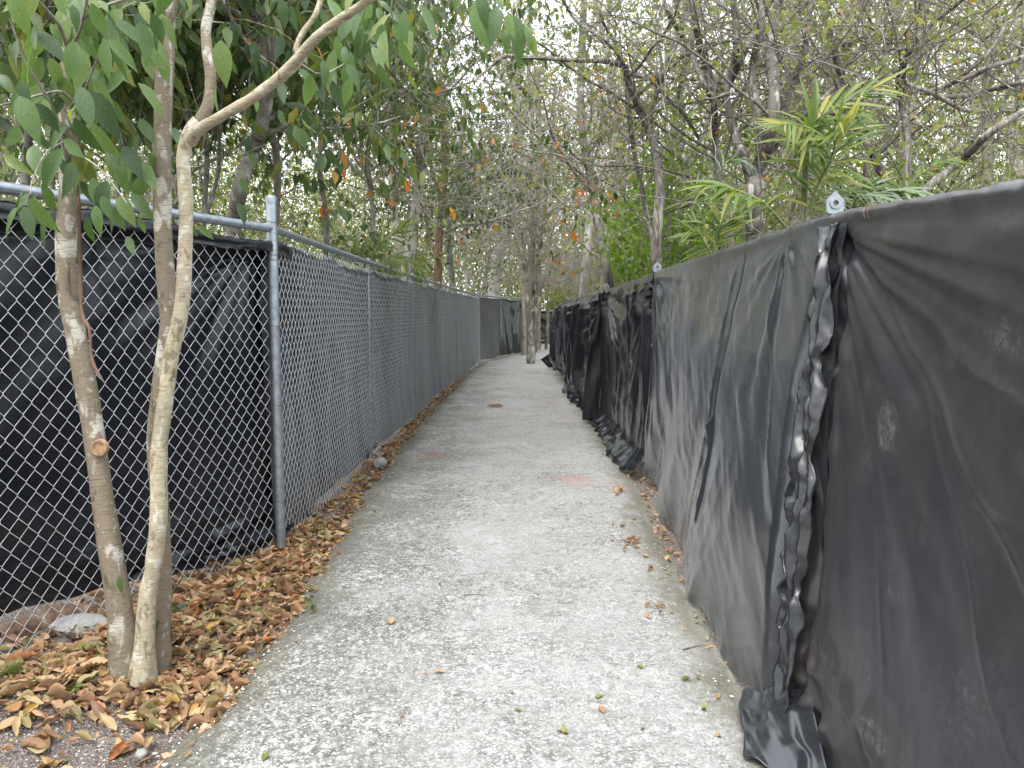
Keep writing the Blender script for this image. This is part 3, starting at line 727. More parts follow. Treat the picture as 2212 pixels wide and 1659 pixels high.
# far fence across the end of the path
far = Poly([(.55, 37.), (4.8, 37.2)])
ff = thing('sheeted_fence', (1.5, 37, 0), 'low dark sheeted fence closing off the far end of the path', 'fence')
for x in (.7, 1.75, 2.9, 4.2): link('post', mesh('post', *tubes(np.array([(x, 37.1, -.1), (x, 37.1, .8), (x, 37.1, 1.6)]), np.full(3, .025), 8)), M['galv'], ff)
link('top_rail', mesh('top_rail', *tubes(np.array([(.55, 37.05, 1.58), (2.5, 37.1, 1.59), (4.8, 37.2, 1.58)]), np.full(3, .025), 8)), M['galv'], ff)
for k, (a, b_) in enumerate(((.02, 1.38), (1.42, 4.2))):
    sheet('tarp', far, a, b_, .05, .05, lambda s, t, z, k=k: .04 + .05 * (1 - t) + .05 * vn(s * 2 + z, z * .6, 190) + tension(s, z, 1.3 if k else .2, 1.5, .15, 4, 191 + k, 1.2) + ss(.4, 0, z) * .1 * ridge(s * 2, z * 4, 194), 1.57, .02, M['tarp'],
          ('black sheet on the far end fence left of the thin trunk', 'black sheet on the far end fence right of the thin trunk')[k], 'sheets on the far end fence')
# ------------------------------------------------------------------ leaves
def leaf_shape(L=1., W=.42, fold=.12, droop=.15, nst=5, tip=1.0, wave=0., seed=0):
    """leaf along +Y from its stalk at the origin, upper side +Z; 3 vertices per station"""
    t = np.linspace(0, 1, nst + 2)
    prof = np.sin(math.pi * np.clip(t, 0, 1) ** .85) ** .85 * (1 - .3 * t); prof = np.where(t > .8, prof * (1 - .45 * (t - .8) / .2), prof)
    prof = prof / prof.max(); prof[0] = .03; prof[-1] = .015
    rng = rg(seed); v = []
    for k, a in enumerate(t):
        h = W * L * prof[k] / 2
        y = a * L * (1 - .1 * droop * a); z = -droop * L * a * a
        wv = rng.normal(0, wave, 2) * L if 0 < k < nst + 1 else (0, 0)
        v += [(-h, y, z + fold * h * 2 + wv[0]), (0, y, z), (h, y, z + fold * h * 2 + wv[1])]
    i = np.arange(len(v)).reshape(-1, 3); f = []
    for k in range(len(i) - 1):
        f += [(i[k][0], i[k][1], i[k + 1][1], i[k + 1][0]), (i[k][1], i[k][2], i[k + 1][2], i[k + 1][1])]
    return np.array(v, float), np.array(f)
def frame(d, n):
    """rotation matrices with local Y along d and local Z near n"""
    y = nrm(d); x = nrm(np.cross(y, n)); z = np.cross(x, y)
    return np.stack([x, y, z], -1)
def leaf_cloud(pos, d, n, size, shapes, rng):
    vs_, qs, off = [], [], 0
    which = rng.integers(0, len(shapes), len(pos)); F = frame(d, n)
    for k, (v, f) in enumerate(shapes):
        m_ = which == k; c = int(m_.sum())
        if not c: continue
        V = np.einsum('nij,vj->nvi', F[m_], v) * size[m_][:, None, None] + pos[m_][:, None]
        vs_.append(V.reshape(-1, 3)); qs.append((f[None] + (np.arange(c) * len(v))[:, None, None]).reshape(-1, f.shape[1]) + off); off += c * len(v)
    return np.concatenate(vs_), np.concatenate(qs)
LS_BIG = [leaf_shape(1, w_, f_, d_, 7, 1, .008, k) for k, (w_, d_, f_) in enumerate(((.4, .1, .1), (.42, .25, .16), (.34, .35, .2), (.42, .05, .07)))]
LS_MID = [leaf_shape(1, w_, .12, d_, 2, 1, .01, k) for k, (w_, d_) in enumerate(((.4, .1), (.44, .25), (.36, .2)))]
_q = np.array([(0, 0, 0), (-.24, .45, .05), (0, 1, -.06), (.24, .45, .05)], float)
LS_LOW = [(_q, np.array([(0, 3, 2, 1)]))]
LS_ROUND = [(np.array([(0, 0, 0), (-.34, .5, .08), (0, .95, -.1), (.34, .5, .08)], float), np.array([(0, 3, 2, 1)]))]
MESH_BIG = [mesh('leaf', v, f) for v, f in LS_BIG]
def put_leaf(me, mat, pos, d, n, size, parent, name='leaf'):
    o = bpy.data.objects.new(name, me); COL.objects.link(o)
    if not me.materials: me.materials.append(mat)
    F = frame(np.array(d)[None], np.array(n)[None])[0] * size
    m4 = Matrix(((F[0][0], F[0][1], F[0][2], 0), (F[1][0], F[1][1], F[1][2], 0), (F[2][0], F[2][1], F[2][2], 0), (0, 0, 0, 1)))
    p = Vector([float(c) for c in pos])
    if parent is not None: o.parent = parent; p = p - parent.location
    m4.translation = p; o.matrix_basis = m4
    return o
def mesh_set(shapes, mat):
    r = []
    for v, f in shapes:
        me = mesh('leaf', v, f); me.materials.append(mat); r.append(me)
    return r

def in_corridor(p):
    x, y, z = p[..., 0], p[..., 1], p[..., 2]
    fl = np.interp(y, [q[1] for q in LINE] + [turn[1], 37.5], [q[0] for q in LINE] + [turn[0], 1.4]) - .1
    return (y > -2) & (y < 37.6) & (z < 2.1) & (x > fl) & (x < np.where(y < 21, XF + .12, np.where(y < 24, 2.5, 7)))
def unseen(p):
    # well above or beside anything the photograph shows
    x, y, z = p[..., 0], p[..., 1], p[..., 2]
    return (z > EYE + .48 * np.maximum(y, 0) + .5) | (np.abs(x) > .78 * np.maximum(y, 0) + 2.)
def clear_path(P, Rd):
    k = ~in_corridor(P).any(1) & ~unseen(P[:, P.shape[1] // 2]); return P[k], Rd[k]
def crown(parent, P, Rd, rng, n, size, shapes, mat, hang=.6, nparts=0, spread=.12, lo=.15, name='foliage', view=True):
    """leaves along twigs; the nparts largest in view are parts of their own, the rest one foliage part"""
    if not len(P): return
    st, T, _ = pick(rng, P, Rd, n, lo, 1)
    d = nrm(sidedir(rng, T, .75, 0) * (1 - hang) + np.array((0, 0, -1)) * hang + rng.normal(0, .22, (n, 3)))
    pos = st + rng.normal(0, spread * .25, (n, 3))
    nn = nrm(rng.normal(0, .75, (n, 3)) + np.array((0, 0, .9)) + nrm(np.array((0, 0, 1.5)) - pos) * .5)
    sz = rng.uniform(size[0], size[1], n)
    if parent.name.split('.')[0] not in ('mottled_tree', 'twin_stem_tree'):
        k_ = ~(in_corridor(pos) | in_corridor(pos + d * sz[:, None]) | unseen(pos)); pos, d, nn, sz = pos[k_], d[k_], nn[k_], sz[k_]; n = len(pos); nparts = min(nparts, n)
    if nparts:
        u = np.abs(pos[:, 0]) / np.maximum(pos[:, 1], .2); el = (pos[:, 2] - EYE) / np.maximum(pos[:, 1], .2)
        score = sz / np.maximum(pos[:, 1], .5) * ((u < .7) & (el < .42) & (pos[:, 1] > .5))
        o = np.argsort(-score); sel, rest = o[:nparts], o[nparts:]
        ms = mesh_set(shapes, mat)
        for i in sel: put_leaf(ms[int(rng.integers(len(ms)))], mat, pos[i], d[i], nn[i], sz[i], parent)
    else: rest = np.arange(n)
    if len(rest):
        v, f = leaf_cloud(pos[rest], d[rest], nn[rest], sz[rest], shapes, rng)
        tag(link(name, mesh(name, v, f), mat, parent), kind='stuff')

def px_line(pts, Y, wpx, n=None, jit=0., rng=None, Yend=None):
    """trunk or limb from picture points at a distance; wpx = width there"""
    k = len(pts); Ys = np.linspace(Y, Yend if Yend is not None else Y, k)
    if rng is not None and jit: Ys = Ys + np.concatenate([[0], rng.normal(0, jit, k - 1)])
    w_ = np.array(wpx if hasattr(wpx, '__len__') else np.linspace(wpx, wpx * .72, k), float)
    w_ = np.interp(np.linspace(0, 1, k), np.linspace(0, 1, len(w_)), w_)
    p3 = [at(x, y, Y=yy) for (x, y), yy in zip(pts, Ys)]
    p, r = smooth_line(p3, w_ * Ys / FPX / 2, n or max(12, k * 5))
    return p, r
def ground_px(pts, Y): return pts
def lumpy(p, r, rng, amt=.08):
    k = len(p); return r * (1 + amt * vn(np.arange(k) * .45, float(rng.uniform(0, 99)), 9) + amt * .6 * vn(np.arange(k) * 1.3, float(rng.uniform(0, 99)), 10))
def trunk_part(parent, p, r, mat, sides=14, name='trunk', rng=None, knob=.04, amt=.08):
    rng = rng or rg(1); r = lumpy(p, r, rng, amt)
    v, q = tubes(p, r, sides)
    if knob:
        c = np.repeat(p, sides, 0); d = v - c; a = np.arctan2(d[:, 1], d[:, 0])
        v = c + d * (1 + knob * vn(a * 2.2 + 9, v[:, 2] * 9, 17) + knob * vn(a * 5, v[:, 2] * 3, 18))[:, None]
    return link(name, mesh(name, v, q), mat, parent)
def root_down(p, r, Y, px):
    """carry a trunk that is hidden by the fence down to the soil"""
    b = np.array((p[0][0], p[0][1], -.1)); n = 6
    t = np.linspace(0, 1, n, endpoint=False)[:, None]
    return np.vstack([b + (p[0] - b) * t, p]), np.concatenate([np.linspace(r[0] * 1.25, r[0], n), r])

def twigs_part(parent, P, Rd, mat, sides=3, name='twigs'):
    if not len(P): return
    return tag(link(name, mesh(name, *tubes(P, Rd, sides)), mat, parent), kind='stuff')

def up_limbs(rng, P, Rd, n, L, K=9, rfac=.5, wander=.16, grav=.06, lo=.4, spread=.7, up=.35):
    if not len(P): return np.empty((0, K, 3)), np.empty((0, K))
    st, T, r0 = pick(rng, P, Rd, n, lo, .98)
    Q = grow(rng, st, sidedir(rng, T, spread, up), rng.uniform(L[0], L[1], n), K, wander, grav)
    return clear_path(Q, taper(r0 * rfac * rng.uniform(.7, 1.1, n), K, .25))

# ------------------------------------------------------------------ the pale trunks in front of the fence
rng = rg(11)
base = at(285, 1440, z=0)
tl = thing('mottled_tree', base, 'slender leaning tan mottled tree nearest the camera with a round cut scar and large leaves', 'tree')
p, r = px_line([(272, 1452), (262, 1340), (245, 1230), (222, 1080), (203, 940), (183, 820), (160, 700), (145, 610), (143, 500), (150, 400), (152, 250), (157, 120), (163, -60), (168, -260), (172, -460)], 3.02, [72, 52, 46, 44, 43, 42, 41, 40, 40, 39, 37], 90, Yend=3.1)
trunk_part(tl, p, r, M['bark_tan'], 20, rng=rng, knob=.035, amt=.05)
sp_, sr = p, r
# round sawn scar facing the camera
c = at(213, 968, Y=2.985); a = np.linspace(0, 2 * math.pi, 18, endpoint=False)
ring = lambda rad, dy: np.stack([c[0] + rad * np.cos(a), np.full(18, c[1] + dy), c[2] + rad * 1.05 * np.sin(a)], -1)
vv = np.concatenate([ring(.033, .02), ring(.031, -.001), ring(.025, -.002), ring(.023, .003), ring(.001, .004)]); i = np.arange(90).reshape(5, 18)
m, nt, b = new_mat('sawn_wood'); vco = coords(nt)
nt.links.new(ramp(nt, noise(nt, vco, 60, 4, .6), [(.3, (.16, .09, .05)), (.6, (.36, .23, .13))]), b.inputs['Base Color']); b.inputs['Roughness'].default_value = .8; M['sawn'] = m
link('cut_scar', mesh('cut_scar', vv, np.stack([i[:-1], np.roll(i[:-1], -1, 1), np.roll(i[1:], -1, 1), i[1:]], -1).reshape(-1, 4), smooth=False), M['sawn'], tl)
c2 = at(152, 590, Y=3.0); hol, hr = smooth_line([at(148, 575, Y=3.0), at(147, 600, Y=2.995), at(152, 640, Y=2.995)], [.004, .009, .003], 10)
link('bark_split', mesh('bark_split', *tubes(hol, hr, 8)), M['bark_red'], tl)
# dead climbing stem
p2, r2 = smooth_line([at(169, 400, Y=2.99), at(172, 520, Y=2.97), at(173, 600, Y=2.97), at(178, 680, Y=2.95), at(193, 712, Y=2.93), at(200, 780, Y=2.92), at(226, 828, Y=2.9)], [.007, .008, .008, .007, .006, .006, .002], 40)
dv = link('dead_vine', mesh('dead_vine', *tubes(p2, r2 * (1 + .3 * vn(np.arange(40) * .8, 0, 3)), 7)), M['bark_red'], None, tuple(float(k) for k in p2[-1]))
tag(dv, 'dry brown climber stem clinging to the leaning tan trunk', 'vine')
# side twigs and the large leaves
br = [([(148, 380), (120, 250), (60, 140), (20, 40)], 3.05, 2.7, 9), ([(153, 215), (130, 198), (90, 204), (30, 220), (-30, 235)], 3.0, 2.8, 8), ([(155, 140), (130, 60), (90, 10), (50, -40)], 3.0, 2.6, 10),
      ([(150, 330), (190, 345), (230, 380), (275, 440)], 3.0, 2.7, 5), ([(155, 100), (175, 60), (190, -10), (215, -80)], 3.0, 2.4, 9), ([(157, 60), (210, 20), (280, -5), (340, -30)], 3.0, 2.5, 8),
      ([(150, 300), (100, 330), (70, 390), (66, 420)], 3.0, 2.75, 4), ([(150, 250), (180, 200), (205, 140), (228, 80)], 3.0, 2.45, 6), ([(152, 230), (160, 220), (170, 210), (172, 160)], 3.0, 2.7, 5)]
BP, BR = [], []
for pts, y0, y1, w_ in br:
    q, rr = px_line(pts, y0, [w_, w_ * .4], 14, Yend=y1); BP.append(q); BR.append(rr)
BP = np.array(BP); BR = np.array(BR)
for q, rr in zip(BP, BR): link('branch', mesh('branch', *tubes(q, rr, 6)), M['twig'], tl)
KEY = [((680, 250), (690, 520), 2.45, 0), ((590, 20), (690, 250), 2.4, 0), ((530, 190), (560, 305), 2.45, 0), ((700, 250), (895, 430), 2.55, 2), ((520, 560), (590, 825), 2.5, 0), ((590, 590), (770, 890), 2.65, 1), ((480, 760), (640, 1010), 2.6, 1),
       ((600, 800), (750, 1040), 2.75, 1), ((410, 900), (545, 1025), 2.6, 3), ((410, 960), (218, 1220), 2.5, 2), ((130, 620), (240, 910), 2.7, 1), ((190, 1250), (105, 1355), 2.7, 0), ((115, 1345), (8, 1540), 2.7, 0), ((160, 1335), (205, 1550), 2.68, 0), ((205, 1275), (355, 1535), 2.66, 1),
       ((695, 1170), (620, 1390), 2.75, 1), ((660, 1265), (725, 1430), 2.7, 0), ((620, 1330), (640, 1515), 2.72, 2), ((735, 1340), (800, 1490), 2.78, 1), ((770, 1265), (865, 1460), 2.75, 1), ((845, 1250), (1000, 1420), 2.7, 2), ((800, 945), (915, 1140), 2.75, 1), ((905, 1045), (1010, 1225), 2.8, 0),
       ((825, 1530), (865, 1650), 2.8, 0), ((740, 1090), (850, 1260), 2.8, 2), ((910, 10), (965, 150), 2.6, 0), ((975, 80), (1070, 295), 2.6, 1), ((930, 340), (995, 515), 2.7, 0), ((940, 305), (1055, 435), 2.72, 1), ((470, 30), (505, 195), 2.6, 2), ((360, -10), (440, 110), 2.5, 0), ((240, 150), (205, 365), 2.75, 0), ((470, 345), (450, 575), 2.7, 1),
       ((230, 670), (390, 850), 2.75, 1), ((30, 1010), (170, 1110), 2.8, 2), ((120, 610), (60, 740), 2.8, 0), ((280, 640), (330, 760), 2.8, 0), ((550, 260), (640, 400), 2.7, 1), ((640, 0), (700, 70), 2.4, 0), ((560, 430), (690, 640), 2.85, 1), ((120, 260), (60, 440), 2.85, 1), ((330, 150), (400, 290), 2.85, 2), ((700, 640), (800, 790), 2.9, 1), ((0, 480), (80, 600), 2.9, 1), ((500, 690), (410, 750), 2.6, 2),
       ((890, 1410), (960, 1520), 2.9, 2), ((1240, 1450), (1270, 1540), 3.2, 1), ((1280, 1460), (1390, 1550), 3.3, 2)]
SC = .3335
MB = mesh_set(LS_BIG, M['leaf_big'])
for (a0, a1, Y, kk) in KEY:
    P0 = at(a0[0] * SC, a0[1] * SC, Y=Y); P1 = at(a1[0] * SC, a1[1] * SC, Y=Y - .03 + .08 * rng.random())
    d = P1 - P0; put_leaf(MB[kk], None, P0, d, nrm(np.array((rng.normal(0, .35), -1, .55 + rng.normal(0, .3)))), float(np.linalg.norm(d)) * 1.02, tl)
n = 130
st, T, _ = pick(rng, BP, BR, n, .1, 1)
for k in range(n):
    q = st[k] + rng.normal(0, .09, 3) + np.array((0, .12, .05)); d = nrm(np.array((rng.normal(0, .55), rng.normal(0, .4), -1)))
    put_leaf(MB[int(rng.integers(4))], None, q, d, nrm(np.array((rng.normal(0, .6), -.6, .6))), rng.uniform(.1, .165), tl)

base = at(318, 1462, z=0)
tt = thing('twin_stem_tree', base, 'pale corky tree with a forked top and one long limb reaching over the fence', 'tree')
p, r = px_line([(308, 1470), (312, 1400), (318, 1290), (330, 1230), (342, 1130), (343, 1030), (345, 960), (358, 860), (372, 760), (388, 690), (397, 620), (400, 540), (402, 440), (396, 350), (408, 290), (430, 262)], 2.98, [62, 42, 34, 38, 36, 34, 32, 32, 31, 30, 29, 27, 27, 30], 90, Yend=3.0)
trunk_part(tt, p, r, M['bark_pale'], 18, rng=rng, knob=.05, amt=.06)
limbA, rA = px_line([(412, 300), (425, 272), (450, 225), (455, 170), (448, 110), (445, 60), (458, 0), (470, -80), (478, -250)], 3.0, [26, 23, 22, 21, 20, 20], 40, Yend=3.1)
trunk_part(tt, limbA, rA, M['bark_tan'], 14, 'limb', rng, .05)
limbB, rB = px_line([(412, 305), (430, 280), (480, 250), (540, 215), (600, 170), (640, 130), (680, 85), (730, 45), (790, 5), (860, -60), (960, -120), (1050, -150)], 3.0, [26, 23, 22, 21, 20, 19, 18, 17, 15], 50, Yend=2.3)
trunk_part(tt, limbB, rB, M['bark_pale'], 14, 'limb', rng, .03)
limbC, rC = px_line([(575, 185), (615, 165), (650, 130), (640, 105), (655, 70), (680, 35), (700, -20)], 2.82, [15, 13, 12, 11], 24)
trunk_part(tt, limbC, rC, M['bark_pale'], 10, 'limb', rng, .03)
base = at(345, 1452, z=0)
tb = thing('straight_tree', base, 'straight brown barked tree rising just behind the pale corky stem', 'tree')
p, r = px_line([(343, 1458), (345, 1380), (350, 1260), (346, 1100), (338, 980), (345, 860), (364, 720), (360, 620), (352, 500), (350, 380), (352, 250), (357, 120), (362, 0), (366, -180), (370, -400)], 3.1, [60, 40, 38, 38, 38, 37, 36, 35, 34, 33], 90)
trunk_part(tb, p, r, M['bark_tan'], 18, rng=rng, knob=.03, amt=.05)
# hanging tip of the overhead limb: the cluster at the top middle, and singles
tipP = []
for pts, y0, y1, w_ in (([(1050, -150), (1060, -80), (1075, -20), (1080, 15)], 2.3, 2.2, 6), ([(1075, -30), (1100, -10), (1115, 20), (1125, 60)], 2.25, 2.2, 4), ([(860, -60), (850, -20), (845, 20), (848, 40)], 2.5, 2.6, 5), ([(790, 5), (770, 20), (757, 22), (750, 40)], 2.6, 2.9, 5),
                        ([(640, 130), (690, 160), (740, 140), (745, 130)], 2.9, 3.2, 4)):
    q, rr = px_line(pts, y0, [w_, w_ * .4], 12, Yend=y1); tipP.append((q, rr)); link('branch', mesh('branch', *tubes(q, rr, 6)), M['twig'], tt)
KEY2 = [((870, 0), (920, 310), 2.2, 1), ((1010, 40), (960, 300), 2.15, 0), ((760, -60), (740, 55), 2.3, 2), ((900, -40), (935, 170), 2.1, 2), ((1080, 90), (1100, 235), 2.15, 1), ((1060, 190), (1075, 335), 2.2, 2), ((1120, 100), (1180, 400), 2.2, 2), ((1195, 165), (1235, 300), 2.2, 2), ((1230, 230), (1250, 365), 2.22, 1), ((1000, -30), (1050, 60), 2.2, 0),
        ((230, 50), (285, 175), 2.8, 2), ((310, 80), (415, 150), 2.8, 1), ((340, 140), (400, 290), 2.8, 1), ((370, 120), (480, 215), 2.8, 2), ((20, 300), (20, 420), 3., 0), ((90, 270), (145, 350), 3., 2), ((80, 330), (150, 430), 3., 2), ((240, 10), (330, 60), 2.7, 2)]
for (a0, a1, Y, kk) in KEY2:
    P0 = at(737.7 + a0[0] * SC, a0[1] * SC, Y=Y); P1 = at(737.7 + a1[0] * SC, a1[1] * SC, Y=Y - .02)
    d = P1 - P0; put_leaf(MB[kk], None, P0, d, nrm(np.array((rng.normal(0, .4), -1, .4 + rng.normal(0, .2)))), float(np.linalg.norm(d)) * 1.02, tt)
for (a0, a1, Y, kk) in (((1400, 560), (1400, 745), 2.95, 0), ((1430, 260), (1455, 555), 2.95, 1), ((1660, 640), (1665, 725), 3.1, 0), ((1810, 710), (1835, 815), 3.1, 3), ((1960, 835), (1975, 965), 3.2, 0), ((2010, 830), (2030, 890), 3.2, 0), ((1830, 0), (1840, 180), 3., 1), ((1880, 30), (1920, 215), 3., 0), ((1480, 1140), (1490, 1230), 3.2, 0), ((1560, 1150), (1610, 1260), 3.2, 0), ((1540, 1310), (1600, 1450), 3.3, 1)):
    P0 = at(a0[0] * SC, a0[1] * SC, Y=Y); P1 = at(a1[0] * SC, a1[1] * SC, Y=Y)
    d = P1 - P0; put_leaf(MB[kk], None, P0, d, nrm(np.array((rng.normal(0, .5), -1, .5))), float(np.linalg.norm(d)) * 1.02, tt)
for k in range(60):
    q, rr = tipP[k % 5]; i = int(rng.integers(3, 12))
    if k % 5 in (0, 1): continue
    put_leaf(MB[int(rng.integers(4))], None, q[i] + rng.normal(0, .06, 3), (rng.normal(0, .4), rng.normal(0, .3), -1), (rng.normal(0, .5), -.7, .6), rng.uniform(.09, .14), tt)

# ------------------------------------------------------------------ trees behind the left fence
def px_tree(name, label, trunks, Y, mat, seed, limbs=10, limbL=(1, 2.2), tw=120, twL=(.4, .9), leaves=0, lsize=(.1, .16), lshape=None, lmat=None, nparts=0, hang=.65, group=None, rootpx=True, jit=.15, limbmat=None, twmat=None, lo=.35, up=.35, sides=12, knob=.05, grav=.05, tgrav=-.04):
    """tree from picture outlines of its trunks at a distance, with limbs, twigs and leaves grown on them"""
    rng = rg(seed); TP = []; t0 = None
    for j, (pts, w_) in enumerate(trunks):
        q, rr = px_line(pts, Y, w_, 40, jit, rng)
        if j == 0:
            q, rr = root_down(q, rr, Y, None); t0 = thing(name, (q[0][0], q[0][1], 0), label, 'tree', group)
        trunk_part(t0, q, rr, mat, sides, 'trunk' if j == 0 else 'limb', rng, knob)
        TP.append((q[-40:], rr[-40:]))
    P = np.array([a for a, _ in TP]); Rd = np.array([b_ for _, b_ in TP])
    if limbs:
        Q, QR = up_limbs(rng, P, Rd, limbs, limbL, 10, .45, .15, grav, lo, .75, up)
        tag(link('branches', mesh('branches', *tubes(Q, QR, 5)), limbmat or mat, t0), kind='stuff')
        if tw:
            W_, WR = up_limbs(rng, Q, QR, tw, twL, 8, .45, .2, tgrav, .15, .75, .1)
            WR = np.maximum(WR, .0011)
            twigs_part(t0, W_, WR, twmat or M['twig'])
            if leaves: crown(t0, W_, WR, rng, leaves, lsize, lshape or LS_MID, lmat, hang, nparts)
    return t0, P, Rd
px_tree('grey_tree', 'grey mottled tree with a kinked trunk rising just behind the top rail', [([(497, 640), (500, 560), (506, 480), (520, 400), (545, 330), (563, 280), (578, 190), (572, 100), (566, 20), (570, -80), (575, -220)], [34, 34, 30, 29, 27, 26, 25]), ([(578, 190), (590, 120), (600, 40), (615, -60), (640, -200)], [14, 10])], 5.6, M['bark_grey'], 21,
        14, (.8, 1.8), 160, (.4, .9), 2200, (.1, .17), LS_MID, M['leaf_mid'], 300)
px_tree('leafy_tree', 'leafy dark green tree behind the fence left of the grey kinked trunk', [([(440, 620), (440, 480), (447, 330), (430, 200), (440, 60), (430, -120)], 12), ([(440, 480), (470, 380), (475, 250), (490, 120), (520, -40)], 9)], 6.3, M['bark_grey'], 22, 26, (.9, 2.2), 300, (.4, 1.), 2600, (.1, .17), LS_MID, M['leaf_mid'], 300)
px_tree('leafy_tree', 'leafy tree with a thin dark stem right of the grey kinked trunk', [([(585, 620), (596, 480), (600, 350), (588, 280), (595, 120), (600, -60)], 15)], 7.2, M['bark_grey'], 23, 26, (1, 2.4), 320, (.4, 1.1), 2600, (.1, .16), LS_MID, M['leaf_mid'], 300)
px_tree('leafy_tree', 'dense leafy tree filling the far left corner behind the fence', [([(60, 560), (55, 380), (70, 200), (60, 40), (50, -100)], 20), ([(70, 200), (150, 90), (240, -20), (300, -120)], 11)], 5.2, M['bark_grey'], 24, 34, (.8, 2.), 380, (.4, .9), 3000, (.1, .17), LS_MID, M['leaf_mid'], 300)
px_tree('leafy_tree', 'leafy tree seen between the leaning trunk and the straight brown trunk', [([(262, 560), (255, 400), (270, 230), (262, 60), (250, -100)], 12)], 6.6, M['bark_grey'], 25, 36, (.8, 2.), 420, (.4, 1.), 3000, (.1, .16), LS_MID, M['leaf_mid'], 300)
px_tree('leafy_tree', 'drooping leafy tree overhanging the long rail with a few orange leaves', [([(700, 600), (705, 480), (690, 330), (720, 180), (700, 30), (720, -100)], 12), ([(690, 330), (760, 230), (840, 160), (900, 60)], 9)], 8.6, M['bark_grey'], 26, 36, (1., 2.6), 420, (.5, 1.2), 2600, (.09, .15), LS_MID, M['leaf_mid'], 300)
px_tree('leafy_tree', 'airy leafy tree with hanging dark leaves over the middle of the long fence', [([(800, 610), (805, 470), (795, 330), (820, 180), (810, 0)], 11)], 11.5, M['bark_grey'], 27, 34, (1.2, 3.), 380, (.5, 1.4), 2300, (.09, .14), LS_MID, M['leaf_mid'], 300)
px_tree('leafy_tree', 'tall leafy tree deep behind the left fence', [([(330, 560), (335, 380), (320, 200), (340, 0), (330, -160)], 16)], 9.5, M['bark_far'], 28, 40, (1.2, 3.4), 420, (.5, 1.3), 4200, (.11, .17), LS_MID, M['leaf_mid'], 0)
px_tree('leafy_tree', 'tall leafy tree in the far left depth of the wood', [([(120, 560), (110, 380), (130, 200), (125, 0), (130, -160)], 16)], 10.5, M['bark_far'], 29, 44, (1.4, 3.8), 460, (.5, 1.3), 4600, (.12, .18), LS_MID, M['leaf_mid'], 0)

# ------------------------------------------------------------------ slender trees of the middle distance
mid = [('pale_tree', 'pale pinkish straight trunk beyond the long left rail', [([(868, 640), (862, 540), (850, 460), (846, 330), (850, 200), (840, 40)], 20)], 14, 'bark_white', 31, 'leaf_olive'),
       ('red_tree', 'reddish brown trunk wrapped in hanging vines left of the path tree', [([(945, 690), (946, 560), (955, 440), (962, 320), (955, 180)], 19), ([(946, 560), (925, 500), (920, 460)], 9)], 17, 'bark_red', 32, 'leaf_dark'),
       ('dark_crowned_tree', 'grey trunk carrying a dense dark green crown left of the path', [([(982, 680), (975, 590), (968, 500), (975, 430), (990, 360), (1000, 250)], 15), ([(975, 430), (1020, 400), (1060, 390)], 8)], 19.5, 'bark_grey', 33, 'leaf_dark'),
       ('leaning_tree', 'thick pale mottled trunk leaning right behind the far wire section', [([(1062, 690), (1070, 600), (1086, 500), (1100, 420), (1106, 360), (1120, 250), (1110, 100), (1125, -40)], 27)], 29, 'bark_white', 34, 'leaf_olive'),
       ('grey_tree', 'mottled grey leaning trunk with a knot hole crossing the sky right of the path', [([(1325, 650), (1310, 580), (1293, 480), (1275, 380), (1258, 290), (1255, 160), (1262, 0), (1266, -90)], [20, 18, 18, 17, 16, 14, 12])], 11, 'bark_grey', 35, 'leaf_olive'),
       ('white_tree', 'white barked forked trunk beside the mottled leaning trunk', [([(1258, 640), (1266, 560), (1274, 470), (1284, 410), (1272, 340), (1275, 200)], 17), ([(1284, 410), (1310, 345), (1345, 285), (1365, 200)], 9)], 14.5, 'bark_white', 36, 'leaf_olive'),
       ('grey_tree', 'thin pale stem between the red trunk and the leaning trunk', [([(1012, 690), (1008, 600), (1005, 500), (1010, 380), (1003, 200)], 9)], 26, 'bark_white', 37, 'leaf_olive'),
       ('grey_tree', 'thin bent stem close left of the thick leaning trunk', [([(1042, 690), (1046, 610), (1058, 540), (1050, 440), (1062, 300)], 8)], 27.5, 'bark_far', 38, 'leaf_olive'),
       ('pale_tree', 'broad pale trunk at the far right beyond the arching branches', [([(2135, 470), (2133, 390), (2138, 300), (2132, 190), (2140, 60), (2135, -90)], 24)], 15, 'bark_white', 39, 'leaf_yellow'),
       ('pale_tree', 'pale trunk at the right picture edge over the nearest sheet', [([(2190, 470), (2200, 390), (2190, 290), (2205, 160), (2195, -60)], 30)], 14, 'bark_white', 40, 'leaf_yellow'),
       ('pale_tree', 'pale thin trunk just right of the big shaggy clump', [([(1722, 600), (1716, 480), (1722, 390), (1712, 290), (1722, 120)], 12)], 12, 'bark_white', 41, 'leaf_olive'),
       ('dark_tree', 'slim dark mottled trunk directly behind the path tree', [([(1132, 690), (1130, 600), (1134, 480), (1128, 340), (1138, 180)], 10)], 27, 'bark_far', 42, 'leaf_olive')]
for name, lab, tr, Y, bm, sd_, lm in mid:
    dk = lm == 'leaf_dark'
    px_tree(name, lab, tr, Y, M[bm], sd_, 22, (1.2, 3.6), 220, (.5, 1.6), 2600 if dk else 900, (.09, .14) if dk else (.07, .12), LS_LOW, M[lm], 0, .35, jit=.2, limbmat=M['twig'], up=.3, sides=10)

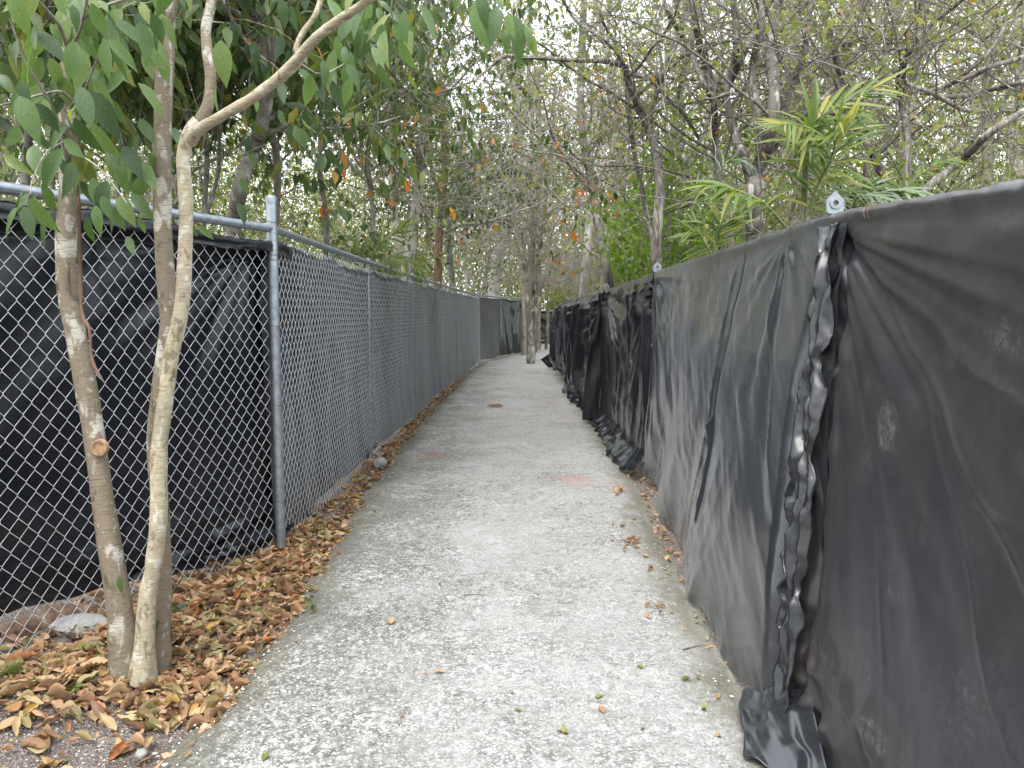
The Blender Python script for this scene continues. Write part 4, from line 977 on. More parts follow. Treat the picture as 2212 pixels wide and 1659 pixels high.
# trees standing in the path
Y = 22.6
b0 = at(1147, 783, z=0)
tp = thing('path_tree', b0, 'mottled multi-stemmed tree growing out of the path itself', 'tree')
TP = []
for pts, w_ in (([(1147, 787), (1147, 760), (1145, 700), (1142, 640), (1147, 560), (1150, 470), (1142, 400), (1150, 250), (1140, 120), (1150, -40)], [25, 20, 19, 20, 18, 15, 13, 11, 9]), ([(1150, 770), (1156, 700), (1158, 640), (1166, 560), (1176, 450), (1192, 330), (1200, 180)], [12, 11, 10, 10, 8]), ([(1145, 620), (1132, 570), (1118, 530), (1105, 480), (1090, 400)], [9, 8, 6]), ([(1152, 640), (1160, 560), (1158, 450), (1168, 330)], [9, 8, 6])):
    q, rr = px_line(pts, Y, w_, 40, .12, rg(len(pts))); trunk_part(tp, q, rr * .82, M['bark_path'], 12, 'trunk' if not TP else 'limb', rg(3), .08, .12); TP.append((q, rr))
Q, QR = up_limbs(rg(77), np.array([a for a, _ in TP]), np.array([c_ for _, c_ in TP]), 34, (1.5, 4), 10, .4, .18, .04, .5)
tag(link('branches', mesh('branches', *tubes(Q, QR, 4)), M['twig'], tp), kind='stuff')
W_, WR = up_limbs(rg(78), Q, QR, 460, (.6, 2.), 8, .5, .25, -.02, .1, .8, .05); twigs_part(tp, W_, np.maximum(WR, .002), M['twig'])
crown(tp, W_, WR, rg(79), 800, (.07, .11), LS_LOW, M['leaf_olive'], .4)
for k, (name, lab, tr, Y, w_, bm) in enumerate((('grey_tree', 'stout grey trunk with a dark side limb standing right behind the path tree', [[(1160, 756), (1160, 690), (1162, 600), (1158, 500), (1165, 350), (1160, 150)], [(1163, 640), (1170, 610), (1190, 590), (1215, 568), (1240, 556), (1280, 540)]], 29, 17, 'bark_grey'),
                                                ('thin_tree', 'thin mottled sapling in front of the far end fence', [[(1180, 752), (1183, 690), (1185, 640), (1187, 590), (1192, 480)]], 31, 8, 'bark_grey'))):
    b0 = at(*tr[0][0], Y=Y); o = thing(name, (b0[0], b0[1], 0), lab, 'tree')
    q, rr = px_line(tr[0], Y, w_, 30); trunk_part(o, *root_down(q, rr, Y, None), M['bark_path'], 10, 'trunk', rg(k), .08)
    if k == 0:
        q2, r2 = px_line(tr[1], Y, [13, 12, 10, 7], 24); trunk_part(o, q2, r2, M['bark_shag'], 8, 'limb', rg(5))
    Q, QR = up_limbs(rg(80 + k), q[None], rr[None], 18, (1., 3.), 9, .4, .18, .04, .4); tag(link('branches', mesh('branches', *tubes(Q, QR, 4)), M['twig'], o), kind='stuff')

# ------------------------------------------------------------------ shaggy-barked trees on the right
def shag(label, trunks, Y, seed, limbs, tw, leaves=900, lm='leaf_olive', L=(.9, 2.6), twL=(.4, 1.5), lsz=(.05, .085), jit=.25):
    return px_tree('shaggy_tree', label, trunks, Y, M['bark_shag'], seed, int(limbs * .7), L, int(tw * .6), twL, leaves, lsz, LS_LOW, M[lm], 0, .25, jit=jit, limbmat=M['twig_dark'], twmat=M['twig'], lo=.25, up=.25, sides=12, knob=.12, grav=.02, tgrav=.0)
shag('shaggy striped trunk forking over the bright green bush', [([(1420, 640), (1418, 534), (1425, 417), (1415, 317), (1395, 263), (1361, 187), (1349, 143)], [24, 23, 21, 20, 18, 15, 13]), ([(1395, 263), (1418, 200), (1445, 133), (1471, 67), (1490, -40)], [12, 11, 9]), ([(1349, 143), (1310, 132), (1238, 130), (1138, 123), (1088, 123), (1054, 150), (1011, 180), (938, 203)], [11, 11, 9, 8, 6, 5, 4]),
      ([(1349, 143), (1325, 105), (1280, 70), (1240, 40), (1205, -20)], [9, 7, 6]), ([(1349, 143), (1330, 95), (1300, 40), (1290, -40)], [8, 6]), ([(1355, 160), (1400, 170), (1440, 210), (1480, 250), (1510, 300)], [9, 7, 6])], 7.6, 51, 40, 420)
shag('thin straight shaggy stem close beside the forking shaggy trunk', [([(1415, 640), (1411, 534), (1391, 434), (1365, 300), (1355, 200), (1352, 145)], [11, 10, 9, 8])], 7.9, 52, 12, 120, 200)
shag('thick shaggy trunk clump with many upright limbs', [([(1628, 640), (1629, 534), (1629, 417), (1636, 367), (1662, 300), (1672, 200), (1662, 100), (1682, 0), (1690, -100)], [42, 40, 36, 30, 24, 22, 20, 18]), ([(1629, 417), (1610, 350), (1585, 280), (1570, 200), (1590, 100), (1580, -40)], [24, 18, 14, 12]), ([(1640, 370), (1640, 260), (1625, 150), (1645, 40), (1640, -80)], [16, 13, 11]),
      ([(1662, 300), (1700, 220), (1735, 120), (1750, 20), (1770, -80)], [15, 12, 10]), ([(1636, 367), (1700, 290), (1760, 230), (1800, 190)], [11, 8])], 6.8, 53, 46, 460)
shag('twisted shaggy trunk leaning left of the thick clump', [([(1582, 640), (1579, 534), (1569, 434), (1552, 367), (1545, 300), (1542, 217), (1525, 150), (1500, 40), (1490, -60)], [18, 16, 15, 14, 13, 12]), ([(1542, 217), (1572, 187), (1609, 110), (1635, 60), (1675, -20)], [15, 14, 12]), ([(1545, 230), (1515, 170), (1480, 90), (1440, 20), (1420, -60)], [10, 8])], 7.2, 54, 34, 360)
shag('upright shaggy limb standing behind the palm fronds', [([(1905, 500), (1902, 390), (1886, 334), (1846, 263), (1816, 167), (1786, 50), (1764, -40)], [18, 17, 16, 15, 15, 14])], 8., 55, 26, 300)
shag('dark shaggy trunk leaning right behind the palm', [([(1868, 500), (1872, 384), (1886, 233), (1912, 123), (1936, 33), (1950, -60)], [16, 15, 14, 14, 13])], 8.6, 56, 26, 300)
shag('slim dark trunk with a pale upper half right of the palm', [([(1952, 500), (1956, 390), (1962, 300), (1949, 233), (1942, 167), (1976, 93), (2009, 57), (2090, -10)], [14, 12, 11, 10, 8])], 6.6, 57, 26, 300)
shag('long slanting branch tree over the nearest sheet at the right edge', [([(1990, 480), (1996, 414), (2076, 347), (2143, 283), (2212, 240), (2300, 180), (2420, 110)], [18, 17, 15, 14, 12]), ([(2076, 347), (2126, 250), (2076, 235), (2022, 205), (1956, 180)], [8, 9, 10, 9]), ([(1990, 205), (2040, 185), (2109, 160), (2143, 143), (2230, 118), (2350, 70)], [9, 11, 10, 9]), ([(2022, 210), (2080, 207), (2126, 197), (2212, 177), (2330, 140)], [9, 11, 10, 8]), ([(2050, 187), (2130, 120), (2180, 40), (2230, -30)], [6, 5])], 6.2, 58, 44, 460)
shag('thin arching shaggy tree in the top right corner', [([(2260, 480), (2250, 300), (2190, 150), (2100, 70), (2000, 20), (1900, -60)], [14, 11, 9, 6]), ([(2190, 150), (2212, 60), (2180, -60)], [8, 6])], 8.4, 59, 34, 380, 700, 'leaf_yellow')
shag('slender shaggy stems leaning over the path from the right', [([(1490, 640), (1500, 500), (1480, 360), (1460, 240), (1490, 100), (1520, -40)], [11, 10, 8]), ([(1480, 360), (1530, 260), (1560, 140), (1550, 0)], [8, 6]), ([(1460, 240), (1400, 130), (1330, 60), (1260, 0)], [7, 5, 4])], 9.5, 60, 44, 500)
shag('tangled leaning stems behind the thick shaggy clump', [([(1690, 640), (1700, 480), (1760, 340), (1790, 200), (1850, 60), (1880, -60)], [12, 10, 9]), ([(1760, 340), (1700, 230), (1715, 100), (1700, -40)], [9, 7])], 9.8, 61, 44, 500, 700, 'leaf_yellow')
# ------------------------------------------------------------------ palms
def leaflet_shape(L, W, droop, seed):
    t = np.array([0, .12, .4, .7, 1.]); pw = np.array([.25, .8, 1, .7, .03]); v = []
    for a, h in zip(t, pw):
        y = a * (1 - .12 * droop * a); z = -droop * .5 * a * a
        v += [(-h * W / 2, y, z + .25 * h * W), (0, y, z), (h * W / 2, y, z + .25 * h * W)]
    i = np.arange(15).reshape(-1, 3); f = []
    for k in range(4): f += [(i[k][0], i[k][1], i[k + 1][1], i[k + 1][0]), (i[k][1], i[k][2], i[k + 1][2], i[k + 1][1])]
    return np.array(v), np.array(f)
LF = [leaflet_shape(1, .088, d, k) for k, d in enumerate((.3, .7, 1.2))]
FRM = {k: mesh_set(LF, M[k]) for k in ('frond', 'frond_blue')}
def frond(palm, pts, Y, mk, ll, nl=18, wpx=5, seed=0, Yend=None, fan=0., face=None):
    rng = rg(seed); p, r = px_line(pts, Y, [wpx, wpx * .3], 40, Yend=Yend)
    fr = link('frond', mesh('frond', *tubes(p, r, 6)), M['twig_green'], palm)
    fr['kind'] = 'thing'
    base = Vector((0, 0, 0))
    T = nrm(np.gradient(p, axis=0)); up = np.array((0, -.75, .65)) if face is None else np.array(face)
    holder = fr
    for k in range(nl):
        t = .12 + .88 * (k + .5) / nl
        i = min(39, int(t * 39)); s_ = nrm(np.cross(T[i], up))
        for sgn in (-1, 1):
            ang = (1.0 - .55 * t) + rng.normal(0, .14)
            d = nrm(T[i] * math.cos(ang) + sgn * s_ * math.sin(ang) + up * .12 + np.array((0, 0, -.2)) + rng.normal(0, .1, 3))
            L_ = ll * (.65 + .6 * math.sin(math.pi * min(1, t * .9 + .1))) * rng.uniform(.85, 1.1)
            put_child(FRM[mk][int(rng.integers(3))], p[i], d, nrm(up + rng.normal(0, .25, 3)), L_, fr, palm)
def put_child(me, pos, d, n, size, part, palm):
    o = bpy.data.objects.new('leaflet', me); COL.objects.link(o)
    F = frame(np.array(d)[None], np.array(n)[None])[0] * size
    m4 = Matrix(((F[0][0], F[0][1], F[0][2], 0), (F[1][0], F[1][1], F[1][2], 0), (F[2][0], F[2][1], F[2][2], 0), (0, 0, 0, 1)))
    m4.translation = Vector([float(c) for c in pos]) - palm.location
    o.parent = part; o.matrix_basis = m4
def stem(palm, pts, Y, w_):
    q, rr = root_down(*px_line(pts, Y, w_, 14), Y, None); link('stem', mesh('stem', *tubes(q, rr, 8)), M['twig_green'], palm)
b0 = at(1760, 560, Y=4.9)
pa = thing('palm', (b0[0], b0[1], 0), 'yellow green feather palm with browning tips rising over the right fence beside the bracket', 'palm')
stem(pa, [(1735, 560), (1735, 500)], 4.9, 9)
frond(pa, [(1732, 500), (1736, 380), (1745, 300), (1762, 262), (1809, 230), (1869, 200), (1925, 172)], 4.9, 'frond', .27, 20, 7, 1, 4.6)
frond(pa, [(1740, 470), (1744, 350), (1752, 287), (1725, 272), (1690, 268)], 4.9, 'frond', .28, 14, 6, 2, 4.5)
frond(pa, [(1729, 500), (1766, 400), (1792, 350), (1806, 300), (1812, 260)], 4.85, 'frond', .27, 18, 6, 3, 4.5)
frond(pa, [(1738, 500), (1770, 420), (1800, 330), (1840, 280), (1880, 275)], 5.0, 'frond', .24, 16, 5, 4, 5.0)
frond(pa, [(1700, 492), (1650, 440), (1600, 415), (1560, 402), (1535, 400)], 4.7, 'frond', .27, 22, 6, 5, 4.5, face=(0, -.4, .9))
frond(pa, [(1750, 500), (1800, 430), (1870, 400), (1920, 385)], 5.0, 'frond', .22, 15, 5, 6, 5.2)
b0 = at(1850, 560, Y=5.2)
pb = thing('palm', (b0[0], b0[1], 0), 'blue green palm with low spreading leaves just above the nearest sheet', 'palm')
stem(pb, [(1850, 560), (1846, 480)], 5.2, 8)
frond(pb, [(1846, 480), (1880, 430), (1930, 412), (1985, 412), (2020, 425)], 5.2, 'frond_blue', .26, 18, 6, 7, 4.8, face=(0, -.35, .93))
frond(pb, [(1846, 480), (1830, 440), (1850, 415), (1900, 405), (1950, 410)], 5.3, 'frond_blue', .24, 16, 6, 8, 5., face=(0, -.35, .93))
frond(pb, [(1850, 480), (1930, 430), (1990, 375), (2030, 352), (2062, 342)], 5.4, 'frond', .18, 16, 5, 9, 5.4, face=(0, -.4, .9))
frond(pb, [(1840, 480), (1850, 430), (1890, 425), (1940, 440)], 5.0, 'frond_blue', .2, 12, 5, 10, 4.7, face=(0, -.35, .93))
b0 = at(1550, 560, Y=6.)
pc_ = thing('palm', (b0[0], b0[1], 0), 'small palm with upright leaves low over the fence under the shaggy trunks', 'palm')
stem(pc_, [(1540, 590), (1541, 550)], 6., 6)
frond(pc_, [(1541, 556), (1550, 515), (1556, 490), (1560, 470)], 6., 'frond', .26, 10, 4, 11, 5.9)
frond(pc_, [(1541, 556), (1525, 530), (1510, 505), (1490, 495)], 6., 'frond', .24, 10, 4, 12, 5.9)
frond(pc_, [(1541, 545), (1545, 440), (1560, 365), (1590, 345), (1632, 360)], 6.4, 'frond_blue', .2, 16, 4, 13, 6.2, face=(0, -.4, .9))
frond(pc_, [(1538, 556), (1520, 480), (1500, 420), (1520, 390), (1540, 392)], 6.3, 'frond_blue', .14, 10, 4, 14, 6.2, face=(0, -.4, .9))
b0 = at(800, 650, Y=9.)
pd = thing('palm', (b0[0], b0[1], 0), 'small feather palm arching over the long left rail', 'palm')
stem(pd, [(795, 640), (798, 585)], 9., 6)
frond(pd, [(798, 585), (820, 565), (848, 557), (880, 562), (913, 583)], 9., 'frond', .3, 16, 4, 15, 8.6, face=(0, -.4, .9))
frond(pd, [(800, 585), (815, 535), (848, 508), (870, 492), (890, 484)], 9.2, 'frond', .26, 15, 4, 16, 9.)
frond(pd, [(796, 585), (780, 560), (755, 548), (730, 555)], 9., 'frond_blue', .28, 14, 4, 17, 8.6, face=(0, -.4, .9))

# ------------------------------------------------------------------ bright green bushes
def bush(name, label, px, py0, py1, Y, wd, n, lm, size, seed, shapes=LS_ROUND, twm='twig'):
    rng = rg(seed); b0 = at(px, py1, Y=Y); top = at(px, py0, Y=Y)[2]
    o = thing(name, (b0[0], b0[1], 0), label, 'bush')
    k = 26; st = np.array([b0[0], b0[1], 0.]) + rng.normal(0, .12, (k, 3)) * (1, 1, 0)
    Q = grow(rng, st, np.stack([rng.normal(0, .28, k), rng.normal(0, .28, k), np.ones(k)], -1), rng.uniform(.7, 1.05, k) * top, 10, .1, .02)
    sc_ = wd / max(.3, np.abs(Q[:, -1, 0] - b0[0]).max()); Q[..., 0] = b0[0] + (Q[..., 0] - b0[0]) * min(1.6, sc_)
    QR = taper(np.full(k, .014), 10, .25); tag(link('stem', mesh('stem', *tubes(Q, QR, 5)), M[twm], o), kind='stuff')
    W_, WR = up_limbs(rng, Q, QR, 320, (.25, .7), 7, .5, .2, .0, .25, .8, .15); twigs_part(o, W_, np.maximum(WR, .001), M[twm])
    crown(o, W_, WR, rng, n, size, shapes, M[lm], .2, 0, .2)
bush('bright_bush', 'bright lime green leafy bush glowing between the shaggy trunks', 1440, 250, 600, 9.5, .75, 5200, 'leaf_lime', (.06, .11), 201)
bush('bright_bush', 'small lime green bush low behind the pale thin trunk', 1375, 400, 600, 11, .5, 2200, 'leaf_lime', (.06, .1), 202)
bush('bright_bush', 'fresh green sapling crown right of the bright bush', 1515, 330, 560, 10.5, .6, 2600, 'leaf_lime', (.05, .09), 207)
bush('bright_bush', 'fresh light green bush behind the palm fronds', 1850, 290, 470, 10, .9, 3400, 'leaf_lime', (.05, .09), 208)
bush('bush', 'pale yellow green bush low between the palms', 1690, 360, 520, 9.5, .8, 2600, 'leaf_yellow', (.05, .09), 209)
bush('bush', 'olive bush low behind the far end of the long wire fence', 880, 520, 640, 13, .6, 2200, 'leaf_olive', (.07, .12), 203)
bush('bush', 'low green bush behind the long rail by the small feather palm', 760, 500, 620, 10, .9, 2400, 'leaf_mid', (.08, .13), 204)
bush('bush', 'mid green bush behind the palm at the right', 1990, 300, 470, 11, 1.1, 3000, 'leaf_mid', (.07, .12), 205)
bush('bush', 'olive bush at the far right behind the nearest sheet', 2130, 350, 430, 9, 1.0, 2600, 'leaf_olive', (.06, .1), 206)

# ------------------------------------------------------------------ climbers with green and orange leaves
rng = rg(301)
VD = [([(560, 60), (700, 200), (830, 330), (900, 440), (960, 500)], 6.5, 'thin climber slanting down across the leafy trees on the left'),
      ([(640, 20), (760, 25), (810, 90), (840, 150), (900, 215), (960, 245), (1040, 258), (1090, 250)], 7.5, 'dark sagging climber looping over the path entrance'),
      ([(1090, 250), (1110, 320), (1150, 340), (1180, 330), (1250, 260), (1330, 250)], 9., 'climber with orange leaves strung between the path tree and the leaning trunk'),
      ([(860, 440), (990, 500), (1080, 520), (1180, 500), (1260, 440), (1330, 400)], 12., 'drooping climber with orange leaves low across the far wood'),
      ([(590, 430), (700, 390), (840, 420), (960, 400), (1050, 330)], 8., 'climber with scattered orange leaves above the long rail'),
      ([(1370, 350), (1330, 400), (1280, 385), (1235, 420)], 10., 'leafy climber hanging by the white forked trunk'),
      ([(1190, 600), (1205, 560), (1260, 520), (1330, 500)], 17., 'climber with heart shaped leaves over the far shelter'),
      ([(850, 60), (860, 180), (850, 300), (870, 440)], 9.5, 'upright climber with orange leaves in the middle of the left canopy'),
      ([(1290, 60), (1300, 150), (1320, 240), (1310, 300)], 9., 'climber hung with large green and orange leaves right of the leaning trunk')]
MO = mesh_set(LS_BIG, M['leaf_orange']); MM = mesh_set(LS_BIG, M['leaf_mid'])
for k, (pts, Y, lab) in enumerate(VD):
    q, rr = px_line(pts, Y, 4.5, 60, .25, rng); rr = np.full(60, .006)
    o = thing('climber', q[0], lab, 'climber')
    link('stem', mesh('stem', *tubes(q, rr, 5)), M['twig_green'] if k % 2 else M['twig_dark'], o)
    W_, WR = up_limbs(rng, q[None], rr[None], 16, (.3, .9), 8, .5, .2, -.1, .05, .8, -.1); twigs_part(o, W_, np.maximum(WR, .0012), M['twig_green'])
    n = 40; st, T, _ = pick(rng, W_, WR, n, .1, 1)
    for j in range(n):
        orange = rng.random() < .4
        put_leaf((MO if orange else MM)[int(rng.integers(4))], None, st[j], nrm(np.array((rng.normal(0, .35), rng.normal(0, .3), -1))), nrm(np.array((rng.normal(0, .8), -.8, .3))), rng.uniform(.065, .105) * (.9 if orange else 1.1) * (1 if Y < 10 else 1.35), o)

# ------------------------------------------------------------------ trees filling the wood, each its own trunk and crown
rng = rg(401)
spots = []
tries = 0
while len(spots) < 64 and tries < 6000:
    tries += 1
    y = rng.uniform(10, 42); x = rng.uniform(-.85 * y - 2, .85 * y + 3)
    if -1.9 < x < 1.9 + .25 * max(0, y - 18) and y < 40: continue
    if y > 22 and -1 < x < 6 and y < 38: continue
    if all((x - a) ** 2 + (y - b_) ** 2 > 2.2 for a, b_ in spots): spots.append((x, y))
spots.sort(key=lambda s: s[1])
kinds = ['leaf_olive', 'leaf_far', 'leaf_mid', 'leaf_yellow', 'leaf_far']
for k, (x, y) in enumerate(spots):
    H = rng.uniform(7, 14); r0 = rng.uniform(.045, .12); kk = 14
    p = grow(rng, np.array([(x, y, -.1)]), np.array([(rng.normal(0, .1), rng.normal(0, .1), 1)]), [H], kk, .05, .03)[0]
    r = np.linspace(r0, r0 * .35, kk); p, r = smooth_line(p, r, 34)
    right = x > 1
    lm = kinds[int(rng.integers(5))] if x > -2 else ('leaf_mid' if rng.random() < .5 else 'leaf_olive')
    if right and x > y * .3: lm = 'leaf_yellow' if rng.random() < .55 else 'leaf_olive'
    pale = rng.random() < .45
    o = thing('slender_tree', (x, y, 0), '%s %s tree with %s leaves in the wood %s' % ('slender' if r0 < .08 else 'stout', 'pale' if pale else 'grey brown', {'leaf_olive': 'olive', 'leaf_far': 'dull green', 'leaf_mid': 'dark green', 'leaf_yellow': 'yellowing'}[lm], ('close behind' if y < 18 else 'deep behind') + (' the wire fence' if x < 0 else ' the sheeted fence')), 'tree', 'slender trees of the wood')
    trunk_part(o, p, r, M['bark_white' if pale else 'bark_far'], 8, 'trunk', rng, .06)
    Q, QR = up_limbs(rng, p[None], r[None], 16, (1.2, 3.4), 8, .42, .16, .05, .22, .75, .3)
    tag(link('branches', mesh('branches', *tubes(Q, QR, 4)), M['twig'], o), kind='stuff')
    W_, WR = up_limbs(rng, Q, QR, 170, (.6, 1.8), 7, .5, .22, 0, .1, .8, .1); twigs_part(o, W_, np.maximum(WR, .0022), M['twig'])
    nl = int(rng.uniform(700, 1500)) * (1 if not right else .8)
    crown(o, W_, WR, rng, int(nl), (.09, .17) if y > 18 else (.07, .13), LS_LOW, M[lm], .35, 0, .8)

# understorey and far wood that reads as one mass
def mass(name, label, n, yr, zr, zpow, size, lm, seed, clump=.8, xspan=(.85, 3), xfun=None, side=0):
    rng = rg(seed); nc_ = n // 26
    cy = rng.uniform(yr[0], yr[1], nc_); cx = rng.uniform(-1, 1, nc_) * (cy * xspan[0] + xspan[1])
    cz = zr[0] + (zr[1] - zr[0]) * rng.random(nc_) ** zpow
    keep = ~((np.abs(cx) < 2.2) & (cy < 14))
    if side: keep &= cx * side > 0
    if xfun is not None: keep &= xfun(cx, cy, cz)
    cx, cy, cz = cx[keep], cy[keep], cz[keep]; m_ = len(cx) * 26
    pos = np.repeat(np.stack([cx, cy, cz], -1), 26, 0) + rng.normal(0, 1, (m_, 3)) * clump * np.array((1, 1, .8)) * rng.uniform(.4, 1.2, (len(cx), 1)).repeat(26, 0)
    pos[:, 2] = np.maximum(pos[:, 2], .05)
    pos = pos[~in_corridor(pos) & ~unseen(pos)]; m_ = len(pos)
    d = nrm(rng.normal(0, .8, (m_, 3)) + (0, 0, -.5)); nn = nrm(rng.normal(0, .7, (m_, 3)) + (0, -.2, .8))
    v, f = leaf_cloud(pos, d, nn, rng.uniform(size[0], size[1], m_), LS_LOW, rng)
    o = link(name, mesh(name, v, f), M[lm]); tag(o, label, None, None, 'stuff')
mass('far_woods', 'dull green wood massed in the distance', 170000, (38, 60), (.5, 12), 1.15, (.18, .3), 'leaf_far', 501, 1.2)
def back(n, seed):
    rng = rg(seed); pos = np.stack([rng.uniform(-16, 16, n), rng.uniform(-20, -6, n), .3 + 8 * rng.random(n)], -1)
    k_ = (np.abs(pos[:, 0]) > 1.8) | (pos[:, 1] < -13); pos = pos[k_]; m_ = len(pos)
    v, f = leaf_cloud(pos, nrm(rng.normal(0, .8, (m_, 3)) + (0, 0, -.5)), nrm(rng.normal(0, .7, (m_, 3)) + (0, 0, .8)), rng.uniform(.16, .3, m_), LS_LOW, rng)
    tag(link('woodland', mesh('woodland', v, f), M['leaf_olive']), 'wood going on behind the photographer', None, None, 'stuff')
back(26000, 520)
mass('far_undergrowth', 'low tangled growth closing the view under the far trees', 110000, (30, 48), (0, 6), 1., (.15, .25), 'leaf_far', 506, .9)
mass('woodland_canopy', 'pale yellow green leaves among the shaggy trees', 16000, (7.5, 13), (1.9, 5.5), .9, (.05, .09), 'leaf_yellow', 508, .5, side=1, xfun=lambda x, y, z: x > .13 * y)
mass('woodland_canopy', 'fine olive leaves filling the wood behind the shaggy trees', 60000, (10, 26), (1.6, 8), .9, (.07, .13), 'leaf_olive', 507, .7, side=1, xfun=lambda x, y, z: x > .12 * y)
mass('woodland_undergrowth', 'olive undergrowth under the trees', 38000, (12, 38), (0, 4.2), 1.2, (.1, .18), 'leaf_olive', 502, .7, xfun=lambda x, y, z: (np.abs(x + .02 * y) > .12 * y) | (y > 31))
mass('woodland_undergrowth', 'mid green leafy growth behind the wire fence', 30000, (9, 26), (.2, 5.5), 1., (.1, .17), 'leaf_mid', 503, .6, side=-1)
mass('woodland_canopy', 'thin yellowing foliage high over the right fence', 26000, (11, 30), (2.5, 10), .9, (.07, .13), 'leaf_yellow', 504, .7, side=1, xfun=lambda x, y, z: x > .2 * y)
mass('woodland_canopy', 'thin olive foliage high over the path', 30000, (16, 40), (3.5, 13), 1., (.09, .17), 'leaf_olive', 505, .9)
def thicket(name, label, n, xr, yr, zr, L, seed, rad, mat, wander=.22, grav=0., K=9, up=.3, xfun=None):
    rng = rg(seed); y = rng.uniform(yr[0], yr[1], n); x = rng.uniform(xr[0], xr[1], n) * y; z = rng.uniform(zr[0], zr[1], n)
    k_ = ~((x > -1.8) & (x < 1.8) & (y < 12) & (z < 2.4)); x, y, z = x[k_], y[k_], z[k_]; n = len(x)
    P = grow(rng, np.stack([x, y, z], -1), np.stack([rng.normal(0, 1, n), rng.normal(0, .6, n), rng.normal(up, .8, n)], -1), rng.uniform(L[0], L[1], n), K, wander, grav)
    P[..., 2] = np.maximum(P[..., 2], .02); P = P[~in_corridor(P).any(1) & ~unseen(P[:, 4])]; n = len(P)
    tag(link(name, mesh(name, *tubes(P, taper(rng.uniform(rad[0], rad[1], n), K, .3), 3)), M[mat]), label, None, None, 'stuff')
thicket('bare_twigs', 'fine bare grey twigs tangled over the path and the right fence', 2200, (-.16, .75), (9, 24), (2.6, 8), (.8, 2.8), 601, (.002, .0055), 'twig', .3)
thicket('bare_twigs', 'tangle of brown hanging stems deep over the path', 2600, (-.06, .16), (20, 36), (2.2, 8), (1, 3.5), 602, (.004, .01), 'twig', .25, -.05)
thicket('bare_twigs', 'thin green grey stems looping among the leaves on the left', 1500, (-.7, -.05), (5, 16), (1.8, 5), (.8, 2.6), 603, (.002, .0045), 'twig_green', .25, -.04)
thicket('bare_twigs', 'long bare canes arching over the right fence', 420, (.2, .75), (6, 13), (1.6, 4.), (1.5, 4.), 604, (.004, .009), 'twig_dark', .1, -.05, 12, .9)
thicket('bare_twigs', 'pale upright saplings deep in the wood', 700, (-.7, .7), (16, 40), (0, .5), (3, 8), 605, (.012, .03), 'bark_far', .06, .04, 9, 4.)
thicket('bare_twigs', 'dry twigs piled over the far end of the right fence', 800, (.055, .13), (16, 24), (1.75, 3.), (.5, 1.6), 606, (.003, .007), 'twig', .35, -.05)

# ------------------------------------------------------------------ shelter far behind the right fence
Yh = 44.
sh = thing('shelter', (4.6, Yh, 0), 'small open shelter with a brown thatched roof far behind the end fence', 'shelter')
def box(name, c, s_, mat, parent, bev=.01):
    x, y, z = np.array(s_) / 2; v = np.array([(a, b_, d) for a in (-x, x) for b_ in (-y, y) for d in (-z, z)]) + np.array(c)
    f = [(0, 1, 3, 2), (4, 6, 7, 5), (0, 4, 5, 1), (2, 3, 7, 6), (0, 2, 6, 4), (1, 5, 7, 3)]
    o = link(name, mesh(name, v, np.array(f), smooth=False), mat, parent)
    mo = o.modifiers.new('bevel', 'BEVEL'); mo.width = bev; mo.segments = 2
    return o
for x in (2.55, 6.2): box('post', (x, Yh, 1.2), (.16, .16, 2.5), M['bark_far'], sh)
box('beam', (4.3, Yh - .02, 2.72), (4.4, .2, .42), M['bark_shag'], sh)
box('back_wall', (4.3, Yh + 2.6, 1.3), (4.2, .12, 2.6), M['bark_shag'], sh)
rng = rg(71); n = 2600; u = rng.random(n); h = rng.random(n)
st = np.stack([2.1 + u * 4.6, Yh - .75 + h * 2.2, 2.95 + h * 1.9], -1)
P = grow(rng, st, np.array((0, -.7, -.65)) + rng.normal(0, .14, (n, 3)), np.full(n, .5), 3, .05)
th = link('thatch', mesh('thatch', *tubes(P, np.full((n, 3), .016), 3)), M['bark_red'], sh); th['kind'] = 'stuff'
vv = np.array([(2.1, Yh - .7, 2.9), (6.7, Yh - .7, 2.9), (5.6, Yh + 1.5, 4.8), (3.2, Yh + 1.5, 4.8), (2.1, Yh + 3.4, 2.9), (6.7, Yh + 3.4, 2.9)])
link('roof', mesh('roof', vv, np.array([(0, 1, 2, 3), (3, 2, 5, 4)]), np.array([(1, 5, 2), (0, 3, 4)]), smooth=False), M['bark_red'], sh)

# ------------------------------------------------------------------ litter
def curl_leaf(W, c1, c2, seed, nst=6):
    rng = rg(seed); t = np.linspace(0, 1, nst + 2); pr_f = np.sin(math.pi * t ** .85) ** .8; pr_f[0] = .03; pr_f[-1] = .02; v = []
    for a, h in zip(t, pr_f):
        y = a - .5; z = c1 * (y * y) * 1.2 + .02 * rng.normal()
        for s_ in (-1, -.5, 0, .5, 1):
            xx = s_ * h * W / 2; v.append((xx * (1 - .25 * abs(c2) * abs(s_)), y, z + c2 * (xx ** 2) * 3.5 + .012 * rng.normal() * abs(s_) + (-.008 if s_ == 0 else 0)))
    i = np.arange(len(v)).reshape(-1, 5); q = []
    for k in range(len(i) - 1):
        for j in range(4): q.append((i[k][j], i[k][j + 1], i[k + 1][j + 1], i[k + 1][j]))
    v = np.array(v); v[:, 2] -= v[:, 2].min()
    return v, np.array(q)
DL = [curl_leaf(w_, a, b_, k) for k, (w_, a, b_) in enumerate(((.45, .3, .8), (.5, .1, 1.4), (.4, .6, -.4), (.48, -.3, 1.8), (.62, .2, .5), (.36, .5, 2.2), (.44, -.5, -.8)))]
DM = {k: mesh_set(DL, M[k]) for k in ('dead_leaf', 'dead_yellow', 'dead_green', 'leaf_orange')}
